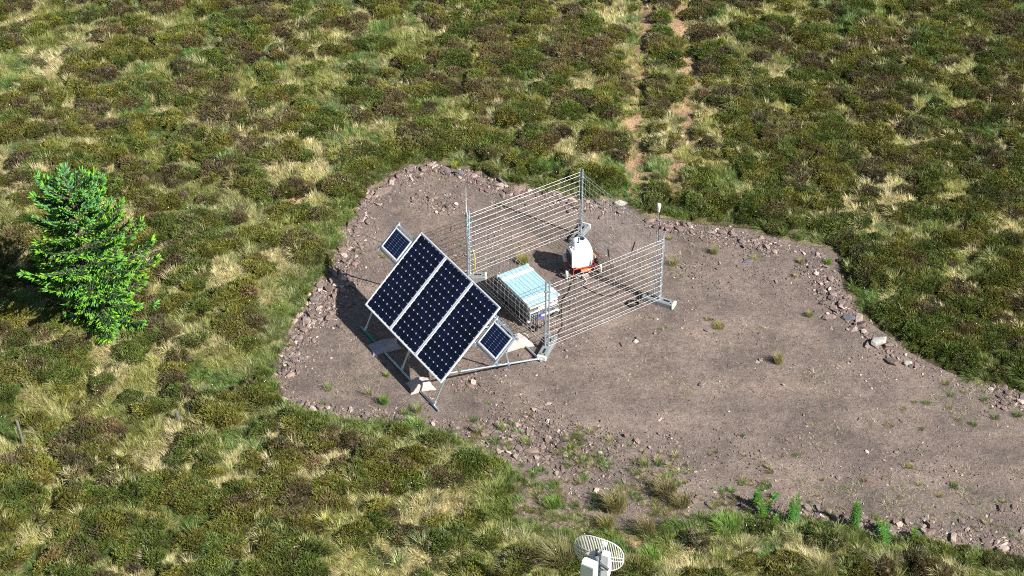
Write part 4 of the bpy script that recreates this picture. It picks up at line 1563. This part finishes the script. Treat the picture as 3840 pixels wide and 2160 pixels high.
x, y, r = jgrid(0.135, 53)
d = pad_sdf(x, y)
h = heath(x, y)
rm = rut_mask(x, y)
k = veg_edge(x, y, d) & (r.random(len(x)) < (0.30 + 0.56 * (1 - h))) & (r.random(len(x)) > rm * .72)
x, y, d, h = x[k], y[k], d[k], h[k]
n = len(x)
z = terrain(x, y, d)
g1 = sstep(.40, .62, fbm(x, y, 0.8, 111, 3) + r.normal(0, .07, n))
g2 = sstep(.50, .66, fbm(x, y, 1.6, 113, 2) + r.normal(0, .05, n))
g3 = sstep(.62, .76, fbm(x, y, 1.0, 115, 2) + r.normal(0, .05, n))
tint = lerp((0.76, 0.66, 0.43), (0.48, 0.46, 0.18), g1)
tint = tint * (1 - g2 * .5)[:, None] + np.array([[0.22, 0.29, 0.06]]) * (g2 * .5)[:, None]
tint = tint * (1 - g3 * .8)[:, None] + np.array([[0.13, 0.26, 0.065]]) * (g3 * .8)[:, None]
edge = (1 - sstep(.15, 1.2, d))[:, None] * 0.72
tint = tint * (1 - edge) + np.array([[0.135, 0.235, 0.055]]) * edge
tint *= r.uniform(.75, 1.25, n)[:, None]
sc_ = r.uniform(0.42, 1.0, n)
flow = R(200) + (fbm(x, y, 1.2, 117, 2) - .5) * 9 + r.normal(0, .7, n)
scatter('moor_grass', np.column_stack([x, y, z - 0.02]), np.column_stack([r.normal(0, .15, n), r.normal(0, .15, n), flow]),
        np.column_stack([sc_, sc_, sc_ * r.uniform(.7, 1.15, n)]), r.integers(0, 6, n), tint, GP, 'pale straw and green moor grass between the heather', 'grass')

# cotton-grass heads: small white flecks in the margins
cg = MB()
cg.tube([(0, 0, 0.0), (0, 0, 0.30)], 0.0025, 4)
cgv = cg.mesh('cotton_stem', M['plant'])
ch = MB().tube([(0, 0, -.014), (0, 0, -.008), (0, 0, .006), (0, 0, .014)], [0.004, 0.013, 0.013, 0.003], 6).mesh('cotton_head', mat('cotton_white', (0.85, 0.85, 0.80), 0.9))
n = 900
r = np.random.default_rng(59)
x = r.uniform(-15, 15, n)
y = r.uniform(-9, 15, n)
d = pad_sdf(x, y)
k = (d > .2) & (r.random(n) < 0.25 + 0.75 * (d < 1.6))
x, y, d = x[k], y[k], d[k]
n = len(x)
scatter('cotton_grass_heads', np.column_stack([x, y, terrain(x, y, d) + r.uniform(.24, .36, n)]), r.normal(0, .3, (n, 3)), np.tile(r.uniform(.45, .85, n)[:, None], (1, 3)), np.zeros(n, int), np.ones((n, 3)), [ch], 'tiny white cotton grass heads dotted along the pad margin', 'cotton grass')

# dry straw bits and seedlings lying on the gravel
LT = []
for i in range(4):
    V, F, c = blades(9, 0.05, 0.13, 0.05, 0.0035, 1.6, 0, 500 + i, 2, 1.3)
    LT.append(np_mesh('straw_piece', V, F, M['grass'], c))
n = 20000
x = r.uniform(-10, 16, n)
y = r.uniform(-9, 11.5, n)
d = pad_sdf(x, y)
w = fbm(x, y, 1.1, 63, 3)
low = sstep(-3.0, -6.0, y - 0.12 * (x - 3)) * sstep(-2.2, 0, d)
k = (d < 0.3) & (r.random(n) < 0.04 + 0.5 * sstep(.52, .7, w) + 0.8 * low * sstep(.35, .55, w))
x, y = x[k], y[k]
n = len(x)
g = r.random(n)
tint = np.where((g < .72)[:, None], np.array([[0.52, 0.45, 0.32]]), np.array([[0.17, 0.25, 0.07]])) * r.uniform(.7, 1.3, n)[:, None]
scatter('straw_litter', np.column_stack([x, y, np.full(n, 0.004)]), np.column_stack([np.zeros(n), np.zeros(n), r.uniform(0, 6.28, n)]), np.tile(r.uniform(.6, 1.4, n)[:, None], (1, 3)), r.integers(0, 4, n), tint, LT, 'dry straw bits and seedlings scattered on the gravel', 'straw')


# low weeds creeping over the lower pad edge
n = 15000
x = r.uniform(-6, 14, n)
y = r.uniform(-9, -1, n)
d = pad_sdf(x, y)
low = sstep(-3.0, -5.0, y - 0.10 * (x - 3)) * sstep(-2.8, -0.3, d) * (0.08 + 0.92 * np.exp(-((x - 2.0) / 2.9) ** 2))
k = (d < 0.35) & (r.random(n) < 0.95 * low * sstep(.38, .60, fbm(x, y, 0.7, 67, 3)) + 0.10 * sstep(-.4, 0, d) * (x < 7))
x, y = x[k], y[k]
n = len(x)
g = r.random(n)
tint = np.where((g < .5)[:, None], np.array([[0.42, 0.36, 0.24]]), np.where((g < .8)[:, None], np.array([[0.17, 0.28, 0.07]]), np.array([[0.30, 0.29, 0.10]]))) * r.uniform(.7, 1.3, n)[:, None]
s = r.uniform(.16, .62, n)
scatter('edge_weeds', np.column_stack([x, y, np.zeros(n)]), np.column_stack([np.zeros(n), np.zeros(n), r.uniform(0, 6.28, n)]), np.column_stack([s, s, s * .8]), r.integers(0, 6, n), tint, GP, 'sparse straw and green weeds along the lower pad edge', 'weeds')


# ------------------------------------------------------------------ single tufts, rushes and leafy plants
def tuft(px, py, n, h0, h1, rad, lean, cols, label, cat='grass tuft', name='grass_tuft', wid=0.004, bias=-0.1, z=0.0, group='tufts growing on the pad'):
    V, F, c = blades(n, h0, h1, rad, wid, lean, bias, int(px * 7 + py), 3, 0.8, cols=cols)
    o = link(name, np_mesh(name, V, F, M['plant'], c))
    p = G(px, py, z)
    o.location = (p.x, p.y, z - 0.005)
    return tag(o, label, cat, group)


YG = [(0.36, 0.34, 0.06), (0.27, 0.30, 0.06), (0.42, 0.37, 0.13)]
BG = [(0.16, 0.34, 0.05), (0.22, 0.40, 0.07), (0.30, 0.36, 0.10)]
ST = [(0.50, 0.43, 0.29), (0.40, 0.36, 0.20), (0.26, 0.30, 0.10)]
BR = [(0.33, 0.25, 0.12), (0.25, 0.20, 0.08), (0.18, 0.19, 0.06), (0.40, 0.33, 0.20)]
for a in ((2679, 950, 160, .12, .30, .09, .35, YG + ST, 'yellow-green tuft with a pale dry base on the gravel past the fence'),
          (2831, 968, 120, .04, .08, .10, .6, [(0.45, 0.48, 0.05)], 'tiny flat bright yellow plant beside the bluish slab'),
          (3002, 985, 120, .08, .16, .06, .4, YG, 'small yellow tuft near the upper right pad corner'),
          (3107, 988, 150, .10, .22, .08, .45, BG, 'small bright green tuft right at the upper pad corner'),
          (2982, 1036, 90, .06, .14, .06, .5, YG, 'small brownish yellow tuft beside the rubble of the right edge'),
          (2657, 1200, 80, .06, .12, .07, .6, YG + ST, 'faint little tuft close beside the round mossy tuft'),
          (2697, 1228, 220, .08, .17, .13, .5, YG, 'round mossy yellow-green tuft on the gravel below the fence corner'),
          (3037, 1185, 130, .10, .20, .08, .5, ST + YG, 'pale straw tuft on the gravel near the right rubble edge'),
          (2920, 1360, 240, .16, .40, .11, .32, YG + ST, 'tall yellow tuft with a long shadow alone on the open gravel'),
          (3022, 1402, 60, .04, .09, .08, .8, ST, 'tiny tuft beside a white patch on the open gravel'),
          (2525, 992, 130, .10, .22, .10, .5, YG, 'yellowish tuft outside the fence beside the sensor mast post'),
          (2512, 898, 70, .06, .13, .06, .5, YG, 'small yellow tuft at the rubble rim behind the sensor mast'),
          (1962, 985, 260, .18, .34, .14, .4, YG, 'yellow-green tuft growing behind the metal case'),
          (1441, 1512, 220, .14, .32, .09, .35, BG, 'bright green tuft on the gravel in front of the shaded sandbag'),
          (1521, 1552, 120, .10, .22, .09, .45, BG + ST, 'small green tuft below the pinkish sandbag'),
          (1566, 1542, 160, .14, .28, .10, .45, BG + ST, 'pale green tuft beside the lower end of the ground rail'),
          (1385, 1480, 90, .16, .34, .10, .7, ST, 'dry seeding tuft with pale stalks on the gravel near the bright tuft'),
          (1232, 1462, 90, .12, .28, .09, .45, ST + BG, 'pale thin tuft on the gravel at the lower left pad corner'),
          (1452, 1412, 70, .12, .22, .06, .4, BG + ST, 'thin pale tuft beside the shadow edge of the solar array'),
          (1440, 965, 50, .08, .16, .06, .5, YG, 'small orange-yellow tuft under the upper small solar panel'),
          (1832, 1513, 60, .03, .07, .06, .8, BG, 'tiny green seedling patch below the array frame'),
          (1926, 1592, 90, .05, .12, .06, .7, BG, 'small green weed above the lower rubble'),
          (1881, 1612, 120, .10, .24, .07, .4, BG + ST, 'slim green tuft standing in the lower rubble'),
          (1800, 1625, 150, .12, .30, .09, .4, ST, 'straw coloured tuft at the upper end of the lower rubble'),
          (1976, 1665, 150, .12, .26, .12, .5, BG + ST, 'green tuft between flat stones of the lower rubble'),
          (2135, 1716, 110, .08, .18, .09, .6, BG, 'low green weed below the large flat pinkish stone'),
          (2214, 1622, 90, .08, .18, .10, .6, ST + BG, 'sparse pale tuft on the gravel above the weeds'),
          (2418, 1745, 150, .12, .28, .11, .45, BG + ST, 'pale green tuft above the brown rush clumps'),
          (2274, 1752, 150, .06, .14, .14, .7, BG, 'low green weed patch above the straw rush tussock'),
          (3560, 1530, 60, .05, .12, .06, .6, YG + BG, 'small green tuft beside pale stones at the far right'),
          (3335, 1600, 90, .05, .12, .10, .7, [(0.25, 0.15, 0.07), (0.28, 0.33, 0.06)], 'reddish brown dying plant with a green sprig on the gravel'),
          (2940, 1650, 70, .04, .10, .15, .8, BR, 'flat brown plant patch in the middle of the lower gravel'),
          (3525, 1862, 70, .06, .13, .06, .5, YG, 'small yellow tuft low on the right of the gravel'),
          (2785, 1805, 90, .08, .16, .09, .6, ST + YG, 'straw tuft just above the leafy green plants')):
    tuft(*a)
for a in ((2314, 1905, 420, .30, .62, .20, .42, [(0.34, 0.30, 0.11), (0.24, 0.25, 0.08), (0.40, 0.34, 0.18)], 'large straw-green rush tussock above the dish antenna'),
          (2500, 1850, 320, .25, .55, .20, .5, BR, 'brown rush tussock at the pad edge beside the straw-green one'),
          (2560, 1890, 200, .20, .42, .18, .5, BR, 'small brown rush tussock at the pad edge below the larger brown one'),
          (2423, 1990, 260, .22, .46, .18, .5, BR, 'brown rush tussock between the dish antenna and the pad'),
          (2279, 1972, 200, .2, .40, .16, .5, BR + YG, 'low brown rush tussock directly above the grid dish'),
          (2105, 2115, 420, .35, .75, .22, .55, BR + ST, 'big dry rush tussock close beside the dish antenna boxes'),
          (2440, 2100, 260, .22, .42, .2, .5, BG, 'fresh green grass tussock just past the dish rim'),
          (2372, 2150, 260, .3, .6, .2, .5, BR + ST, 'dry rush tussock at the bottom edge behind the dish'),
          (3080, 2150, 300, .3, .75, .22, .5, ST, 'pale dry grass tussock at the bottom picture edge'),
          (3330, 2140, 260, .3, .7, .2, .5, ST, 'pale arching grass tussock at the bottom edge below the leafy plants'),
          (2075, 1890, 240, .1, .24, .2, .5, BG, 'low green grass clump at the lower pad edge'),
          (2730, 1985, 420, .22, .45, .28, .55, BG, 'lush dark green grass tussock under the leafy plants'),
          (1560, 1610, 300, .15, .34, .24, .6, BG, 'green grass tussock bordering the lower pad edge')):
    tuft(*a, cat='tussock', name='rush_tussock', wid=0.0055, bias=-0.25, z=0.06, group='tussocks along the lower pad edge')


def leafy(px, py, h, label, seed, lean=(0, 0)):
    r_ = np.random.default_rng(seed)
    p = G(px, py, 0.0)
    root = empty('leafy_plant', (p.x, p.y, 0))
    tag(root, label, 'leafy plant', 'leafy plants along the lower pad edge')
    Vs, Fs, Cs = [], [], []
    o = 0
    nst = 3 if h > .4 else 2
    st = MB()
    for s in range(nst):
        dx, dy = r_.normal(0, .05, 2)
        hh = h * r_.uniform(.75, 1.05)
        lx, ly = r_.normal(0, .05, 2)
        st.tube([(dx, dy, -0.02), (dx + lx * .5, dy + ly * .5, hh * .5), (dx + lx, dy + ly, hh)], [0.006, 0.005, 0.003], 5)
        nl = int(hh * 130)
        for i in range(nl):
            t = 0.12 + 0.88 * i / nl
            a = i * 2.4 + r_.uniform(-.3, .3)
            L = 0.14 * (1 - 0.5 * t) * r_.uniform(.8, 1.2)
            w = L * 0.13
            c = np.array([dx + lx * t, dy + ly * t, hh * t])
            dr = np.array([math.cos(a), math.sin(a), 0.35 + .5 * t])
            dr /= np.linalg.norm(dr)
            sd_ = np.array([-math.sin(a), math.cos(a), 0])
            tip = c + dr * L - np.array([0, 0, L * .25])
            mid = c + dr * L * .5
            Vs.append(np.array([c, mid + sd_ * w, tip, mid - sd_ * w]))
            Fs.append([o, o + 1, o + 2, o + 3])
            col = np.array([0.09, 0.33, 0.08]) * (1 - .5 * t) + np.array([0.22, 0.42, 0.05]) * .5 * t if r_.random() > .12 else np.array([0.40, 0.42, 0.04])
            Cs.append(np.tile(col * r_.uniform(.75, 1.25), (4, 1)))
            o += 4
    link('leaves', np_mesh('leaves', np.concatenate(Vs), np.array(Fs), M['plant'], np.concatenate(Cs)), root)
    st.build('stem', M['bark'], root)


for i, (px, py, h, lab) in enumerate(((2831, 1897, .52, 'upright leafy green plant furthest up the pad of the first pair'), (2862, 1936, .50, 'upright leafy green plant standing lower in the first pair'), (2982, 1964, .85, 'tallest leafy green plant, casting a shadow over the gravel'),
                                      (2902, 1964, .30, 'short leafy green plant between the first pair and the tallest one'), (2899, 1862, .20, 'smallest leafy seedling just above the tallest plant'), (3198, 1978, .78, 'lone tall leafy green plant on the pad edge'),
                                      (3288, 1985, .36, 'bluish leafy plant behind the bushier one at the lower edge'), (3318, 2024, .50, 'bushy leafy plant at the grass edge right of the lone tall one'), (3428, 2031, .36, 'last short leafy plant along the lower edge by flat stones'))):
    leafy(px, py, h, lab, 700 + i)


# yellow flowering weed in the top rim
tuft(1708, 625, 200, .06, .16, .14, .6, [(0.50, 0.48, 0.03), (0.2, 0.32, 0.05)], 'yellow flowering weed beside the rounded dark stone in the top rim', 'weed', 'flowering_weed', 0.006, 0, 0.05, None)


# ------------------------------------------------------------------ spruce
def spruce(px, py, H, Rm, seed):
    r = np.random.default_rng(seed)
    p = G(px, py, 0.1)
    tz = float(terrain(np.array([p.x]), np.array([p.y]))[0])
    root = empty('spruce_tree', (p.x, p.y, tz))
    root.rotation_euler = (0, -R(4.5), 0)
    tag(root, 'young bright green spruce standing alone in the heather', 'tree')
    MB().tube([(0, 0, -.2), (0.01, 0.0, H * .3), (0.0, 0.02, H * .6), (0.02, 0.01, H * .9), (0.0, 0, H * .985)], [0.085, 0.065, 0.04, 0.014, 0.004], 10).build('trunk', M['bark'], root, 60)
    wood = MB()
    S, D, LN, WD, CO = [], [], [], [], []                 # shoots: start, direction, length, width, colour

    def shoot(a, d, l, w, c):
        S.append(a)
        D.append(d)
        LN.append(l)
        WD.append(w)
        CO.append(c)

    def shade(kind):
        v = r.uniform(.75, 1.25)
        if kind == 'new':
            return np.array([0.17, 0.50, 0.03]) * v if r.random() < .55 else np.array([0.32, 0.58, 0.03]) * v
        if kind == 'blue':
            return np.array([0.15, 0.40, 0.16]) * v
        return np.array([0.035, 0.10, 0.03]) * v
    z = 0.28
    while z < H * .87:
        t = z / H
        nb_ = int(r.integers(7, 10)) if t < .75 else 6
        prof = float(np.interp(t, [0, .12, .30, .45, .60, .74, .83, .90], [.72, .98, 1.0, .88, .72, .54, .36, .14]))
        a0 = r.uniform(0, 6.28)
        for b in range(nb_):
            a = a0 + b * 2 * np.pi / nb_ + r.normal(0, .16)
            L = Rm * prof * r.uniform(.74, 1.06)
            # the lower side away from the camera's right is thin, as in the photo
            if t < .30 and math.cos(a - R(205)) > 0.3:
                L *= r.uniform(.35, .75)
            if L < .12:
                L = .12
            rise = 0.10 + 0.55 * t
            d0 = np.array([math.cos(a), math.sin(a), rise])
            pts = []
            nseg = 7
            for k_ in range(nseg + 1):
                q = k_ / nseg
                pts.append(np.array([0, 0, z]) + np.array([d0[0] * L * q, d0[1] * L * q, L * (rise * q - 0.62 * q * (1 - t) + 0.40 * q * q)]))
            wood.tube([Vector(v) for v in pts], [0.020 * (1 - .85 * k_ / nseg) * (1 - .5 * t) + .002 for k_ in range(nseg + 1)], 5)
            ntw = int(5 + L * 12.5)
            for w_ in range(ntw):
                q = 0.04 + 0.96 * (w_ + r.random() * .8) / ntw
                q = min(q, 1)
                kf = min(q * nseg, nseg - 1e-3)
                ki = int(kf)
                c = pts[ki] + (pts[ki + 1] - pts[ki]) * (kf - ki)
                fw = pts[ki + 1] - pts[ki]
                fw /= np.linalg.norm(fw)
                side = np.cross(fw, [0, 0, 1])
                side /= np.linalg.norm(side)
                sgn = 1 if w_ % 2 else -1
                tl = (0.34 * (1 - q) * L ** .5 + 0.10) * r.uniform(.7, 1.2)
                td = fw * r.uniform(.8, 1.1) + side * sgn * r.uniform(.45, .85) + np.array([0, 0, r.uniform(-.20, .02)])
                td /= np.linalg.norm(td)
                # older needles clothe the twig
                nold = max(1, int(tl / 0.085))
                for j in range(nold):
                    s0 = c + td * (tl * j / nold)
                    shoot(s0, td + r.normal(0, .10, 3), tl / nold * 1.25, 0.020, shade('old'))
                    if r.random() < .8:
                        sd_ = np.cross(td, [0, 0, 1]) * (1 if j % 2 else -1) * r.uniform(.5, .8) + td * .8 + r.normal(0, .08, 3)
                        shoot(s0, sd_, r.uniform(.08, .14), 0.016, shade('old' if r.random() < .35 else 'new'))
                tip = c + td * tl
                nn = int(r.integers(4, 7))
                up_ = 0.10 if t > .55 else -0.14
                for j in range(nn):
                    dd = td + side * r.normal(0, .42) + r.normal(0, .13, 3) + np.array([0, 0, up_])
                    kind = 'blue' if (t > .6 and r.random() < .55) or (r.random() < .22) else 'new'
                    shoot(tip - td * r.uniform(0, .05), dd, r.uniform(.11, .20), r.uniform(.012, .017), shade(kind))
            # leader of the branch
            fw = pts[-1] - pts[-2]
            fw /= np.linalg.norm(fw)
            for j in range(5):
                shoot(pts[-1], fw + r.normal(0, .28, 3), r.uniform(.14, .24), .018, shade('new' if r.random() < .7 else 'blue'))
        z += (0.37 + 0.07 * r.random()) * (1 if t < .6 else 0.78)
    # sparse top leader
    for zz, nn, ll in ((H * .885, 6, .22), (H * .92, 5, .17), (H * .985, 4, .20)):
        for j in range(nn):
            a = j * 2 * np.pi / nn + r.random()
            shoot(np.array([0, 0, zz]), np.array([math.cos(a), math.sin(a), .55]), ll, .016, shade('blue'))
    for j in range(10):
        shoot(np.array([0, 0, H * (.86 + .013 * j)]), np.array([r.normal(0, .3), r.normal(0, .3), 1]), .09, .016, shade('blue'))
    shoot(np.array([0, 0, H * .985]), np.array([0.05, 0, 1]), .30, .014, shade('blue'))
    wood.build('branches', M['bark'], root, 60)
    S = np.array(S)
    D = np.array(D)
    D /= np.linalg.norm(D, axis=1)[:, None]
    LN = np.array(LN)
    WD = np.array(WD)
    CO = np.array(CO)
    n_ = len(S)
    rnd = r.normal(0, 1, (n_, 3))
    A = np.cross(D, rnd)
    A /= np.linalg.norm(A, axis=1)[:, None]
    B = np.cross(D, A)
    # spindle of 4 sides: start, ring, ring, tip; needle fans stick out of it
    ring = []
    for q, w in ((0.22, .95), (0.72, 1.0)):
        for k_ in range(4):
            th = k_ * np.pi / 2 + (0 if q < .5 else np.pi / 4)
            ring.append(S + D * (LN * q)[:, None] + (A * math.cos(th) + B * math.sin(th)) * (WD * w)[:, None])
    V = np.stack([S] + ring + [S + D * LN[:, None]], 1)
    f = []
    for k_ in range(4):
        j = (k_ + 1) % 4
        f += [[0, 1 + j, 1 + k_], [1 + k_, 1 + j, 5 + k_], [1 + j, 5 + j, 5 + k_], [5 + k_, 5 + j, 9]]
    F = (np.arange(n_)[:, None, None] * 10 + np.array(f)[None]).reshape(-1, 3)
    C = np.repeat(CO, 10, 0) * r.uniform(.8, 1.2, n_ * 10)[:, None]
    link('crown', np_mesh('crown', V.reshape(-1, 3), F, M['spruce'], C), root)
    print('spruce shoots', n_)


spruce(384, 1200, 4.4, 1.58, 5)
